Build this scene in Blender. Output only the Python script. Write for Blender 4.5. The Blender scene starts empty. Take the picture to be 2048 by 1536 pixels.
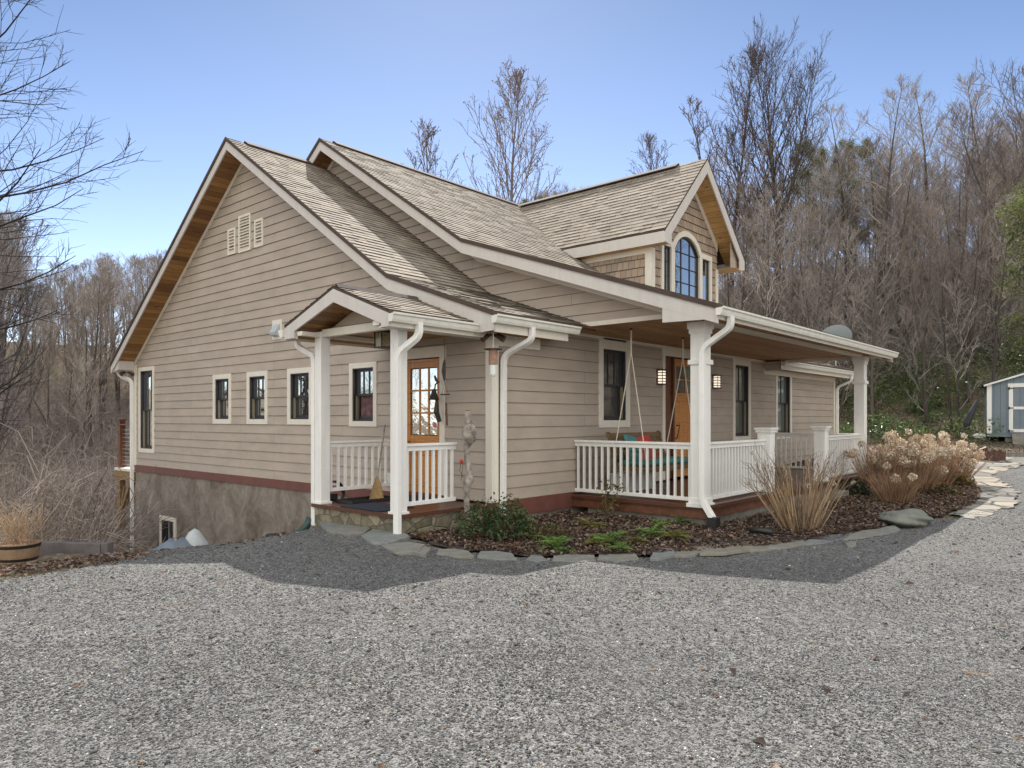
import bpy, math, random
import numpy as np
from mathutils import Vector
random.seed(7); RNG = np.random.default_rng(11)
R_ = math.radians
scene = bpy.context.scene
COL = scene.collection
# ------------------------------------------------------------------ viewing frame (house axes: X along front wall, Y along gable wall)
CAM = (-7.69, -7.154, 1.6)
FW = (0.7509, 0.6604); RT = (0.6604, -0.7509); FPX = 1436.0
def at(px, D):
    "ground position D metres ahead of the camera on the sight line with photo column px"
    u = (px - 1024) / FPX
    return (CAM[0] + D*(FW[0]+u*RT[0]), CAM[1] + D*(FW[1]+u*RT[1]))
def onz(px, py, z):
    D = (1.6 - z) * FPX / (py - 836.0)
    x, y = at(px, D); return (x, y)
# ------------------------------------------------------------------ tagging / linking
def tag(o, label=None, cat=None, group=None, kind=None):
    if label: o['label'] = label
    if cat: o['category'] = cat
    if group: o['group'] = group
    if kind: o['kind'] = kind
    return o
def empty(name, loc=(0,0,0), rz=0.0):
    o = bpy.data.objects.new(name, None); COL.objects.link(o)
    o.location = loc; o.rotation_euler = (0,0,rz); o.empty_display_size = .2
    return o
def thing(name, label, cat, loc=(0,0,0), rz=0.0, group=None):
    return tag(empty(name, loc, rz), label, cat, group)
def link(name, me, parent=None, m=None):
    o = bpy.data.objects.new(name, me); COL.objects.link(o)
    if parent is not None: o.parent = parent
    if m is not None:
        me.materials.clear(); me.materials.append(m)
    return o
def copy_tree(o, parent=None):
    c = o.copy(); COL.objects.link(c)
    if parent is not None: c.parent = parent
    for ch in [k for k in o.children]: copy_tree(ch, c)
    return c
# ------------------------------------------------------------------ mesh builder
class MB:
    def __init__(s): s.v=[]; s.f=[]; s.uv=[]
    def face(s, pts, uv=None):
        b=len(s.v); s.v += [tuple(p) for p in pts]; s.f.append(tuple(range(b,b+len(pts))))
        s.uv.append(uv if uv else [(p[0]+p[1], p[2]) for p in pts])
    def box(s, x0,x1,y0,y1,z0,z1):
        x0,x1=min(x0,x1),max(x0,x1); y0,y1=min(y0,y1),max(y0,y1); z0,z1=min(z0,z1),max(z0,z1)
        s.face([(x0,y0,z0),(x0,y1,z0),(x1,y1,z0),(x1,y0,z0)],[(x0,y0),(x0,y1),(x1,y1),(x1,y0)])
        s.face([(x0,y0,z1),(x1,y0,z1),(x1,y1,z1),(x0,y1,z1)],[(x0,y0),(x1,y0),(x1,y1),(x0,y1)])
        s.face([(x0,y0,z0),(x1,y0,z0),(x1,y0,z1),(x0,y0,z1)],[(x0,z0),(x1,z0),(x1,z1),(x0,z1)])
        s.face([(x0,y1,z0),(x0,y1,z1),(x1,y1,z1),(x1,y1,z0)],[(x0,z0),(x0,z1),(x1,z1),(x1,z0)])
        s.face([(x0,y0,z0),(x0,y0,z1),(x0,y1,z1),(x0,y1,z0)],[(y0,z0),(y0,z1),(y1,z1),(y1,z0)])
        s.face([(x1,y0,z0),(x1,y1,z0),(x1,y1,z1),(x1,y0,z1)],[(y0,z0),(y1,z0),(y1,z1),(y0,z1)])
    def wbox(s, W, u0,u1,z0,z1,o0,o1):
        "box in wall coordinates (u along wall, z up, o outward)"
        P=[W(u,z,o) for o in (o0,o1) for z in (z0,z1) for u in (u0,u1)]
        def q(a,b,c,d,uv): s.face([P[a],P[b],P[c],P[d]],uv)
        w=abs(u1-u0);h=abs(z1-z0);d=abs(o1-o0)
        q(4,5,7,6,[(u0,z0),(u1,z0),(u1,z1),(u0,z1)]); q(0,2,3,1,[(u0,z0),(u0,z1),(u1,z1),(u1,z0)])
        q(0,1,5,4,[(u0,0),(u1,0),(u1,d),(u0,d)]); q(2,6,7,3,[(u0,0),(u0,d),(u1,d),(u1,0)])
        q(0,4,6,2,[(0,z0),(d,z0),(d,z1),(0,z1)]); q(1,3,7,5,[(0,z0),(0,z1),(d,z1),(d,z0)])
    def prism(s, pts, off):
        "polygon (list of 3d points) extruded by vector off, capped"
        q=[tuple(p[i]+off[i] for i in range(3)) for p in pts]; n=len(pts)
        s.face(pts); s.face(q[::-1])
        for i in range(n):
            j=(i+1)%n; s.face([pts[i],q[i],q[j],pts[j]])
    def sweep(s, path, w, d=None, n=4, up=(0,0,1), caps=True, twist=0.0):
        "tube along path; n=4 gives a w x d bar; w may be a list of radii when n>4"
        P=[Vector(p) for p in path]; rings=[]; N=len(P)
        side=None
        for i,p in enumerate(P):
            t=((P[i]-P[i-1]).normalized() if i>0 else Vector((0,0,0)))+((P[i+1]-P[i]).normalized() if i<N-1 else Vector((0,0,0)))
            t.normalize()
            if side is None:
                a=t.cross(Vector(up))
                if a.length<.05: a=t.cross(Vector((0.3,1,0)))
                side=a.normalized()
            else:
                side=(side-t*side.dot(t)).normalized()
            b=side.cross(t).normalized()
            ww=w[i] if isinstance(w,(list,tuple)) else w
            k=1.0
            if 0<i<N-1:
                c=(P[i]-P[i-1]).normalized().dot((P[i+1]-P[i]).normalized()); k=1/max(.5,math.sqrt((1+c)/2))
            ring=[]
            if n==4 and d is not None:
                for (a_,b_) in ((-1,-1),(1,-1),(1,1),(-1,1)): ring.append(p+side*(a_*ww/2*k)+b*(b_*d/2*k))
            else:
                for j in range(n):
                    an=2*math.pi*j/n+twist; ring.append(p+side*(math.cos(an)*ww)+b*(math.sin(an)*ww))
            rings.append(ring)
        m=len(rings[0])
        for i in range(N-1):
            for j in range(m):
                k=(j+1)%m; s.face([rings[i][j],rings[i][k],rings[i+1][k],rings[i+1][j]])
        if caps:
            s.face(rings[0][::-1]); s.face(rings[-1])
    def lathe(s, prof, n=16, c=(0,0,0), sx=1, sy=1):
        for i in range(len(prof)-1):
            (r0,z0),(r1,z1)=prof[i],prof[i+1]
            for j in range(n):
                a=2*math.pi*j/n; b=2*math.pi*(j+1)/n
                P=[(c[0]+r0*math.cos(a)*sx,c[1]+r0*math.sin(a)*sy,c[2]+z0),(c[0]+r0*math.cos(b)*sx,c[1]+r0*math.sin(b)*sy,c[2]+z0),
                   (c[0]+r1*math.cos(b)*sx,c[1]+r1*math.sin(b)*sy,c[2]+z1),(c[0]+r1*math.cos(a)*sx,c[1]+r1*math.sin(a)*sy,c[2]+z1)]
                s.face(P)
    def mesh(s, name):
        me=bpy.data.meshes.new(name)
        me.from_pydata(s.v,[],s.f)
        uvl=me.uv_layers.new(name='UVMap')
        flat=np.array([c for u in s.uv for p in u for c in p],dtype=np.float32)
        uvl.data.foreach_set('uv',flat)
        me.update(); return me
    def build(s, name, m, parent=None, weld=False, smooth=False, bevel=0, label=None, group=None):
        me=s.mesh(name)
        if weld or bevel or smooth:
            import bmesh
            bm=bmesh.new(); bm.from_mesh(me); bmesh.ops.remove_doubles(bm,verts=bm.verts,dist=1e-4)
            bmesh.ops.recalc_face_normals(bm,faces=bm.faces); bm.to_mesh(me); bm.free()
        if smooth:
            for p in me.polygons: p.use_smooth=True
        o=link(name,me,parent,m)
        if bevel:
            b=o.modifiers.new('b','BEVEL'); b.width=bevel; b.segments=2; b.limit_method='ANGLE'
        if label: o['label']=label
        if group: o['group']=group
        return o
def np_mesh(name, V, F, mat=None, parent=None, col=None, smooth=False):
    "V (n,3), F (m,k) arrays; col (n,3) point colours"
    me=bpy.data.meshes.new(name); V=np.asarray(V,np.float32); F=np.asarray(F,np.int32); k=F.shape[1]
    me.vertices.add(len(V)); me.vertices.foreach_set('co',V.ravel())
    me.loops.add(F.size); me.loops.foreach_set('vertex_index',F.ravel())
    me.polygons.add(len(F)); me.polygons.foreach_set('loop_start',np.arange(0,F.size,k,dtype=np.int32))
    me.polygons.foreach_set('loop_total',np.full(len(F),k,np.int32))
    if smooth: me.polygons.foreach_set('use_smooth',np.ones(len(F),bool))
    if col is not None:
        a=me.color_attributes.new('Col','FLOAT_COLOR','POINT')
        c=np.ones((len(V),4),np.float32); c[:,:3]=col; a.data.foreach_set('color',c.ravel())
    me.update(calc_edges=True)
    return link(name,me,parent,mat)
# ------------------------------------------------------------------ materials
class NT:
    def __init__(s,name):
        s.m=bpy.data.materials.new(name); s.m.use_nodes=True; s.t=s.m.node_tree; s.t.nodes.clear()
        s.out=s.n('ShaderNodeOutputMaterial'); s.b=s.n('ShaderNodeBsdfPrincipled'); s.l(s.b.outputs[0],s.out.inputs[0])
    def n(s,ty,**k):
        x=s.t.nodes.new(ty)
        for a,v in k.items():
            if a in x.inputs.keys() if isinstance(a,str) and a in [i.name for i in x.inputs] else False: x.inputs[a].default_value=v
            else: setattr(x,a,v)
        return x
    def l(s,a,b): s.t.links.new(a,b)
    def co(s,kind='Object'): return s.n('ShaderNodeTexCoord').outputs[kind]
    def map(s,vec,sc=(1,1,1),loc=(0,0,0),rot=(0,0,0)):
        m=s.n('ShaderNodeMapping'); s.l(vec,m.inputs[0]); m.inputs['Scale'].default_value=sc; m.inputs['Location'].default_value=loc; m.inputs['Rotation'].default_value=rot; return m.outputs[0]
    def noise(s,vec,scale,detail=4,rough=.55):
        x=s.n('ShaderNodeTexNoise'); s.l(vec,x.inputs['Vector']); x.inputs['Scale'].default_value=scale; x.inputs['Detail'].default_value=detail; x.inputs['Roughness'].default_value=rough; return x.outputs['Fac']
    def voro(s,vec,scale,out='Color',feature='F1'):
        x=s.n('ShaderNodeTexVoronoi'); x.feature=feature; s.l(vec,x.inputs['Vector']); x.inputs['Scale'].default_value=scale; return x.outputs[out]
    def ramp(s,fac,stops):
        x=s.n('ShaderNodeValToRGB'); s.l(fac,x.inputs[0]); e=x.color_ramp.elements
        while len(e)<len(stops): e.new(.5)
        for i,(p,c) in enumerate(stops):
            e[i].position=p; e[i].color=(c[0],c[1],c[2],1) if isinstance(c,tuple) else (c,c,c,1)
        return x.outputs[0]
    def mix(s,fac,a,b,mode='MIX'):
        x=s.n('ShaderNodeMix'); x.data_type='RGBA'; x.blend_type=mode
        for k,v in ((0,fac),(6,a),(7,b)):
            if hasattr(v,'is_output'): s.l(v,x.inputs[k])
            else: x.inputs[k].default_value=v if k==0 else (v[0],v[1],v[2],1)
        return x.outputs[2]
    def math(s,op,a,b=0.0):
        x=s.n('ShaderNodeMath'); x.operation=op
        for k,v in ((0,a),(1,b)):
            if hasattr(v,'is_output'): s.l(v,x.inputs[k])
            else: x.inputs[k].default_value=v
        return x.outputs[0]
    def brick(s,vec,w,h,mortar,c1,c2,cm,offset=.5,bias=0,smooth=.1):
        x=s.n('ShaderNodeTexBrick'); s.l(vec,x.inputs['Vector']); x.offset=offset
        I=x.inputs; I['Scale'].default_value=1; I['Brick Width'].default_value=w; I['Row Height'].default_value=h
        I['Mortar Size'].default_value=mortar; I['Mortar Smooth'].default_value=smooth; I['Bias'].default_value=bias
        I['Color1'].default_value=(*c1,1); I['Color2'].default_value=(*c2,1); I['Mortar'].default_value=(*cm,1)
        return x
    def bump(s,h,strength=.3,dist=.02):
        x=s.n('ShaderNodeBump'); s.l(h,x.inputs['Height']); x.inputs['Strength'].default_value=strength; x.inputs['Distance'].default_value=dist
        s.l(x.outputs[0],s.b.inputs['Normal'])
    def set(s,color=None,rough=None,metal=None,spec=None):
        for k,v in (('Base Color',color),('Roughness',rough),('Metallic',metal),('Specular IOR Level',spec)):
            if v is None: continue
            if hasattr(v,'is_output'): s.l(v,s.b.inputs[k])
            else: s.b.inputs[k].default_value=(*v,1) if k=='Base Color' else v
        return s.m
def simple(name,c,rough=.6,var=.12,scale=3.0,bump=0.0,bscale=40,metal=0,coord='Object',c2=None):
    t=NT(name); co=t.co(coord); n=t.noise(co,scale,5,.6)
    lo=tuple(x*(1-var) for x in c); hi=tuple(min(1,x*(1+var)) for x in c)
    if c2: hi=c2
    col=t.ramp(n,[(.3,lo),(.7,hi)])
    if bump: t.bump(t.noise(co,bscale,4,.6),bump,.01)
    return t.set(col,rough,metal)
M={}
def mk():
    # clapboard siding: faint butt joints, soft mottling
    def siding(name,c):
        t=NT(name); uv=t.co('UV'); ob=t.co('Object')
        br=t.brick(uv,3.66,.1834,.0032,c,tuple(x*.93 for x in c),tuple(x*.40 for x in c),offset=.37,smooth=0)
        n=t.noise(t.map(ob,(1,1,2.5)),1.3,5,.6); col=t.mix(.5,br.outputs['Color'],t.ramp(n,[(.25,.36),(.75,.64)]),'OVERLAY')
        g=t.noise(t.map(uv,(6,120,1)),1,3,.6); t.bump(g,.06,.003)
        return t.set(col,.62)
    M['siding']=siding('siding_paint',(.43,.362,.298))
    M['shed_blue']=simple('shed_paint',(.17,.215,.25),.6,.08)
    # cream painted trim with weather streaks
    def paint(name,c,streak=.16):
        t=NT(name); ob=t.co('Object'); n=t.noise(t.map(ob,(5,5,.8)),1.6,5,.65); m=t.noise(ob,9,5,.7)
        col=t.ramp(n,[(.28,tuple(x*(1-streak) for x in c)),(.62,c)])
        col=t.mix(t.ramp(m,[(.58,0.0),(.8,.45)]),col,tuple(x*.62 for x in c))
        t.bump(m,.05,.004); return t.set(col,.5)
    M['trim']=paint('cream_trim_paint',(.74,.69,.60),.08)
    M['fascia']=paint('fascia_paint',(.60,.56,.52),.10)
    M['white']=paint('white_paint',(.84,.825,.79),.12)
    M['gutter']=paint('gutter_metal_paint',(.78,.76,.69),.16)
    M['vent']=paint('vent_paint',(.76,.71,.61),.06)
    # asphalt shingles
    def shingle(name,c):
        t=NT(name); uv=t.co('UV')
        br=t.brick(uv,.31,.145,.0022,tuple(x*1.15 for x in c),tuple(x*.80 for x in c),tuple(x*.35 for x in c),offset=.43,smooth=.0)
        br2=t.brick(t.map(uv,(1,1,1),(.11,0,0)),.17,.145,.0,(1.06,1.06,1.06),(.92,.92,.92),(1,1,1),offset=.31)
        col=t.mix(1.0,br.outputs['Color'],br2.outputs['Color'],'MULTIPLY')
        sp=t.noise(uv,160,2,.7); col=t.mix(.55,col,t.ramp(sp,[(.3,.25),(.7,.75)]),'OVERLAY')
        big=t.noise(uv,.5,4,.6); col=t.mix(.35,col,t.ramp(big,[(.3,.35),(.7,.62)]),'OVERLAY')
        t.bump(sp,.35,.004); return t.set(col,.85,spec=.25)
    M['shingle']=shingle('asphalt_shingles',(.262,.222,.178))
    M['ridge']=simple('ridge_vent_shingle',(.07,.05,.045),.85,.3,6)
    M['drip']=simple('brown_drip_edge',(.075,.052,.042),.95,.15,4)
    # planks
    def planks(name,a,b,rowh=.135,knots=True,rough=.55):
        t=NT(name); uv=t.co('UV')
        br=t.brick(uv,2.6,rowh,.0035,a,b,tuple(x*.12 for x in b),offset=.33,smooth=.1)
        gr=t.noise(t.map(uv,(1.2,22,1)),3,5,.65); col=t.mix(.75,br.outputs['Color'],t.ramp(gr,[(.3,.22),(.68,.72)]),'OVERLAY')
        if knots:
            k=t.voro(t.map(uv,(2.2,6,1)),1.0,'Distance'); col=t.mix(t.ramp(k,[(.05,.85),(.16,0.0)]),col,(.035,.016,.007))
        t.bump(gr,.15,.004); return t.set(col,rough)
    M['soffit']=planks('pine_soffit_boards',(.42,.22,.075),(.17,.075,.027))
    M['ceiling']=planks('pine_ceiling_boards',(.46,.235,.085),(.30,.145,.05),.09)
    M['dormersoffit']=planks('pale_pine_soffit',(.58,.36,.15),(.42,.24,.09),.16)
    M['deckboard']=planks('red_brown_deck_boards',(.13,.052,.03),(.085,.035,.022),.14,False,.35)
    M['deckwood']=planks('treated_deck_timber',(.27,.165,.07),(.20,.12,.05),.3,True,.8)
    M['doorwood']=planks('varnished_fir_door',(.56,.235,.055),(.50,.20,.045),.5,False,.3)
    M['darkwood']=simple('stained_dark_wood',(.13,.05,.025),.5,.4,8)
    M['teak']=planks('oiled_teak',(.20,.125,.05),(.14,.085,.035),.2,False,.55)
    # cedar shakes
    t=NT('cedar_shakes'); uv=t.co('UV')
    br=t.brick(uv,.15,.19,.004,(.42,.31,.22),(.27,.225,.185),(.035,.022,.016),offset=.41,smooth=.0)
    gr=t.noise(t.map(uv,(45,2,1)),2,4,.6); col=t.mix(.6,br.outputs['Color'],t.ramp(gr,[(.3,.3),(.7,.7)]),'OVERLAY')
    t.bump(gr,.3,.006); M['shake']=t.set(col,.8)
    M['redband']=simple('red_brown_skirt_board',(.155,.058,.045),.55,.15,5)
    # stucco foundation
    t=NT('stained_stucco'); ob=t.co(); w=t.n('ShaderNodeTexNoise'); t.l(t.map(ob,(1,1.0,.85)),w.inputs['Vector']); w.inputs['Scale'].default_value=1.7; w.inputs['Detail'].default_value=8; w.inputs['Roughness'].default_value=.68; w.inputs['Distortion'].default_value=.7
    col=t.ramp(w.outputs['Fac'],[(.28,(.085,.072,.055)),(.47,(.20,.165,.135)),(.60,(.27,.235,.205)),(.78,(.40,.37,.34))])
    col=t.mix(.55,col,t.ramp(t.noise(ob,11,6,.75),[(.3,.3),(.7,.7)]),'OVERLAY')
    t.bump(w.outputs['Fac'],.5,.02); M['stucco']=t.set(col,.9)
    M['bronze']=simple('dark_bronze_sash',(.028,.026,.03),.35,.2,6)
    M['tan_liner']=simple('tan_jamb_liner',(.28,.24,.16),.5,.1,6)
    M['black']=simple('black_metal',(.018,.017,.017),.45,.2,8)
    M['brownmetal']=simple('brown_painted_metal',(.06,.03,.02),.4,.2,8)
    M['rust']=simple('rusty_steel',(.09,.045,.035),.85,.5,14,.4,60)
    M['steel']=simple('brushed_steel_cable',(.55,.55,.56),.35,.05,4,metal=.7)
    M['dish']=simple('grey_dish_paint',(.23,.27,.28),.6,.06,2)
    # window glass: dark, mirror-like at an angle, slightly wavy
    def glass(name,base,wav=.0,refl=.55):
        t=NT(name); t.b.inputs['Base Color'].default_value=(*base,1); t.b.inputs['Roughness'].default_value=.5
        g=t.n('ShaderNodeBsdfGlossy'); g.inputs['Roughness'].default_value=.01; g.inputs['Color'].default_value=(.86,.9,.95,1)
        fr=t.n('ShaderNodeFresnel'); fr.inputs['IOR'].default_value=1.6; ms=t.n('ShaderNodeMixShader')
        f=t.math('ADD',t.math('MULTIPLY',fr.outputs[0],1.3),refl); f=t.math('MINIMUM',f,.9); t.l(f,ms.inputs[0]); t.l(t.b.outputs[0],ms.inputs[1]); t.l(g.outputs[0],ms.inputs[2]); t.l(ms.outputs[0],t.out.inputs[0])
        if wav:
            b=t.n('ShaderNodeBump'); t.l(t.noise(t.co(),7,3,.5),b.inputs['Height']); b.inputs['Strength'].default_value=wav; b.inputs['Distance'].default_value=.02; t.l(b.outputs[0],g.inputs['Normal'])
        return t.m
    M['glass']=glass('window_glass',(.012,.013,.014),.05,.30)
    M['glass_dark']=glass('porch_window_glass',(.014,.013,.012),.04,.06)
    M['glass_green_reflection']=glass('green_reflection_window_glass',(.10,.115,.09),.05,.07)  # greenish reflection put into the base colour of the pane
    M['glass_wavy']=glass('old_wavy_door_glass',(.012,.012,.012),.28,.20)
    M['curtain']=simple('mauve_curtain',(.14,.075,.075),.9,.6,9)
    t=NT('lit_lamp_glass'); t.set((.9,.85,.75),.4); t.b.inputs['Emission Color'].default_value=(1,.86,.66,1); t.b.inputs['Emission Strength'].default_value=.7; M['lampglow']=t.m
    M['lampglass']=simple('seeded_lamp_glass',(.30,.26,.16),.15,.4,30)
    # masonry
    t=NT('rubble_stone'); ob=t.co(); v=t.voro(t.map(ob,(1,1,1.6)),4.2,'Color'); e=t.voro(t.map(ob,(1,1,1.6)),4.2,'Distance','DISTANCE_TO_EDGE')
    n=t.noise(ob,14,5,.7); bw=t.n('ShaderNodeRGBToBW'); t.l(v,bw.inputs[0])
    col=t.ramp(bw.outputs[0],[(.2,(.13,.115,.075)),(.5,(.22,.19,.13)),(.8,(.30,.25,.17))]); col=t.mix(.6,col,t.ramp(n,[(.3,.25),(.7,.75)]),'OVERLAY')
    col=t.mix(t.ramp(e,[(.0,.8),(.05,0.0)]),col,(.06,.055,.04)); t.bump(t.ramp(e,[(0.0,0.0),(.08,1.0)]),.5,.03); M['rubble']=t.set(col,.9)
    M['concrete']=simple('weathered_concrete',(.20,.185,.15),.9,.3,5,.3,40)
    def slate(name,c,c2):
        t=NT(name); ob=t.co(); oi=t.n('ShaderNodeObjectInfo').outputs['Random']; n=t.noise(ob,6,6,.7); f=t.noise(ob,45,4,.7)
        col=t.mix(oi,c,c2); col=t.mix(.7,col,t.ramp(n,[(.3,.28),(.7,.72)]),'OVERLAY'); col=t.mix(t.ramp(t.noise(ob,3,4,.6),[(.55,0.0),(.75,.5)]),col,(.10,.095,.04))
        t.bump(t.math('ADD',n,t.math('MULTIPLY',f,.3)),.4,.02); return t.set(col,.75)
    M['slate']=slate('blue_grey_flagstone',(.20,.215,.21),(.23,.21,.165))
    t=NT('crazy_paving'); ob=t.co(); wv=t.n('ShaderNodeTexNoise'); t.l(ob,wv.inputs['Vector']); wv.inputs['Scale'].default_value=2.
    vv=t.mix(.12,ob,wv.outputs['Color']); v=t.voro(vv,1.9,'Color'); e=t.voro(vv,1.9,'Distance','DISTANCE_TO_EDGE'); bw=t.n('ShaderNodeRGBToBW'); t.l(v,bw.inputs[0])
    col=t.ramp(bw.outputs[0],[(.25,(.16,.155,.14)),(.55,(.25,.235,.21)),(.8,(.33,.285,.225))]); col=t.mix(.5,col,t.ramp(t.noise(ob,12,5,.7),[(.3,.3),(.7,.7)]),'OVERLAY')
    col=t.mix(t.ramp(e,[(.02,1.0),(.05,0.0)]),col,(.05,.045,.035)); t.bump(t.ramp(e,[(0.0,0.0),(.06,1.0)]),.5,.03); M['paving']=t.set(col,.8)
    # gravel sheet
    t=NT('gravel'); ob=t.co(); v=t.voro(ob,78,'Color'); d=t.voro(ob,78,'Distance'); v2=t.voro(ob,31,'Color'); bw=t.n('ShaderNodeRGBToBW'); t.l(v,bw.inputs[0]); bw2=t.n('ShaderNodeRGBToBW'); t.l(v2,bw2.inputs[0])
    col=t.ramp(bw.outputs[0],[(.2,(.062,.061,.060)),(.45,(.140,.138,.134)),(.7,(.215,.211,.203)),(.9,(.37,.365,.355))])
    col=t.mix(t.ramp(bw2.outputs[0],[(.55,0.0),(.75,.45)]),col,(.36,.35,.33)); big=t.noise(ob,.55,5,.62)
    col=t.mix(.55,col,t.ramp(big,[(.3,.34),(.7,.60)]),'OVERLAY'); rst=t.noise(ob,2.3,3,.5); col=t.mix(t.ramp(rst,[(.70,0.0),(.76,.5)]),col,(.30,.17,.08))
    t.bump(t.math('ADD',t.ramp(d,[(0.0,1.0),(.7,0.0)]),t.math('MULTIPLY',bw.outputs[0],.8)),.9,.02); M['gravel']=t.set(col,.9)
    # earth / leaf litter
    def litter(name,stops,sc=30):
        t=NT(name); ob=t.co(); v=t.voro(t.map(ob,(1,1.6,1)),sc,'Color'); bw=t.n('ShaderNodeRGBToBW'); t.l(v,bw.inputs[0]); n=t.noise(ob,.35,6,.65)
        col=t.ramp(bw.outputs[0],stops); col=t.mix(.6,col,t.ramp(n,[(.3,.28),(.7,.66)]),'OVERLAY')
        t.bump(bw.outputs[0],.8,.04); return t.set(col,.95)
    t=NT('woodland_floor'); ob=t.co(); v=t.voro(t.map(ob,(1,1.6,1)),14,'Color'); bw=t.n('ShaderNodeRGBToBW'); t.l(v,bw.inputs[0])
    col=t.ramp(bw.outputs[0],[(.2,(.06,.043,.03)),(.5,(.18,.13,.09)),(.85,(.36,.27,.19))])
    grs=t.ramp(t.noise(ob,.28,6,.7),[(.47,0.0),(.58,.75)]); col=t.mix(grs,col,(.055,.075,.022)); t.bump(bw.outputs[0],.8,.06); M['ground']=t.set(col,.95)
    M['mulch']=litter('leaf_mulch',[(.2,(.02,.014,.011)),(.5,(.065,.045,.035)),(.85,(.15,.11,.09))],34)
    def attr(name,rough=.8,trans=0.0,var=.25):
        t=NT(name); a=t.n('ShaderNodeAttribute'); a.attribute_name='Col'; oi=t.n('ShaderNodeObjectInfo').outputs['Random']
        col=t.mix(1.0,a.outputs['Color'],t.ramp(oi,[(0.0,1-var),(1.0,1+var*.4)]),'MULTIPLY')
        t.set(col,rough,spec=.3)
        if trans:
            tr=t.n('ShaderNodeBsdfTranslucent'); t.l(col,tr.inputs[0]); ms=t.n('ShaderNodeMixShader'); ms.inputs[0].default_value=trans
            t.l(t.b.outputs[0],ms.inputs[1]); t.l(tr.outputs[0],ms.inputs[2]); t.l(ms.outputs[0],t.out.inputs[0])
        return t.m
    M['stones']=attr('loose_stones',.85,0,0); M['leaves']=attr('leaf_blades',.6,.35,0); M['dryleaf']=attr('dry_leaves',.85,.15,0)
    M['bark']=attr('bark',.9,0,.35); M['twigs']=attr('twigs',.85,0,.35); M['stems']=attr('dry_stems',.8,.0,0)
    M['rope']=simple('cotton_rope',(.62,.56,.46),.8,.1,20); M['teal']=simple('teal_cushion_fabric',(.06,.19,.185),.9,.15,12,.1,200)
    M['redfab']=simple('striped_red_pillow',(.40,.05,.04),.9,.3,18); M['whiteplastic']=simple('white_plastic',(.70,.70,.68),.4,.06,3)
    M['bag']=simple('woven_white_bag',(.42,.45,.47),.5,.15,6,.3,30); M['tarp']=simple('blue_grey_tarp',(.16,.20,.24),.4,.2,5,.4,12)
    M['mat']=simple('dark_blue_doormat',(.022,.026,.045),.95,.5,60); M['straw']=simple('broom_straw',(.30,.19,.08),.85,.3,30,.5,90)
    M['log']=simple('silvered_driftwood',(.30,.26,.225),.85,.6,9,.8,30); M['barrel']=simple('barrel_staves',(.26,.17,.10),.8,.2,9,.2,30); M['timber']=simple('grey_timber',(.13,.115,.115),.9,.25,5,.3,30)
    M['umbrella']=simple('charcoal_canvas',(.028,.03,.035),.8,.2,6); M['verdigris']=simple('mossy_boulder',(.30,.29,.26),.85,.3,5,1.0,16,c2=(.13,.155,.125))
    M['greenplastic']=simple('green_drain_pipe',(.02,.055,.045),.5,.2,6); M['red']=simple('red_berries',(.45,.03,.02),.5,.2,6); M['chimegrey']=simple('weathered_chime',(.07,.05,.045),.7,.3,10)
mk()
WX=lambda X: (lambda u,z,o: (X-o,u,z))      # wall facing -X
WY=lambda Y: (lambda u,z,o: (u,Y-o,z))      # wall facing -Y
# ================================================================== HOUSE
house = thing('house','tan clapboard house with steep brown shingle roofs, a shingled dormer and two white railed porches','house',(0,0,0))
EXP=.1834; ZP=.365
def siding(mb, W, lo, hi, ztop, openings=(), z0=ZP, e=EXP, t=.017, phase=ZP, zbreaks=()):
    """overlapping boards; lo(z), hi(z) bound the wall; openings are (u0,u1,z0,z1)"""
    brk=set([z0,ztop]); k=0
    while phase+k*e<ztop:
        if phase+k*e>z0: brk.add(round(phase+k*e,5))
        k+=1
    for o in openings:
        for z in o[2:4]:
            if z0<z<ztop: brk.add(z)
    for z in zbreaks:
        if z0<z<ztop: brk.add(z)
    zs=sorted(brk); zs=[z for i,z in enumerate(zs) if i==0 or z-zs[i-1]>1e-4]
    off=lambda z,zz: .003+t*(1-((z-phase)/e - math.floor((zz-phase)/e)))
    for za,zb in zip(zs[:-1],zs[1:]):
        zm=(za+zb)/2; ivs=[(lo(za+1e-6),hi(za+1e-6),lo(zb-1e-6),hi(zb-1e-6))]
        for (a,b,c,d) in openings:
            if c<zm<d:
                nv=[]
                for (p,q,r,s) in ivs:
                    m0,m1=(p+r)/2,(q+s)/2
                    if b<=m0 or a>=m1: nv.append((p,q,r,s)); continue
                    if a>max(p,r): nv.append((p,a,r,a))
                    if b<min(q,s): nv.append((b,q,b,s))
                ivs=nv
        oa,ob=off(za,zm),off(zb,zm)
        for (p,q,r,s) in ivs:
            if max(q-p,s-r)<.004: continue
            mb.face([W(p,za,oa),W(q,za,oa),W(s,zb,ob),W(r,zb,ob)],[(p,za-phase),(q,za-phase),(s,zb-phase),(r,zb-phase)])
            if abs(((za-phase)/e)-round((za-phase)/e))<1e-3:
                mb.face([W(p,za,0),W(q,za,0),W(q,za,oa),W(p,za,oa)],[(p,0),(q,0),(q,0),(p,0)])
RA=[(-.46,3.07),(1.85,3.88),(7.07,7.39),(13.32,3.02)]          # wing roof profile (Y,Z), front eave to back eave
RB=[(-2.80,3.15),(2.16,4.86),(6.63,7.83),(13.32,3.15)]          # main roof profile
def zroof(P,y): return float(np.interp(y,[p[0] for p in P],[p[1] for p in P]))
def outline(P,drop,y0,y1):
    "lo(z),hi(z) of the wall under roof profile P"
    ys=[p[0] for p in P]; zs=[p[1]-drop for p in P]; k=zs.index(max(zs))
    fl=lambda z: max(y0,float(np.interp(z,zs[:k+1],ys[:k+1])))
    fh=lambda z: min(y1,float(np.interp(z,zs[k:][::-1],ys[k:][::-1])))
    return fl,fh,zs[k]
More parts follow.
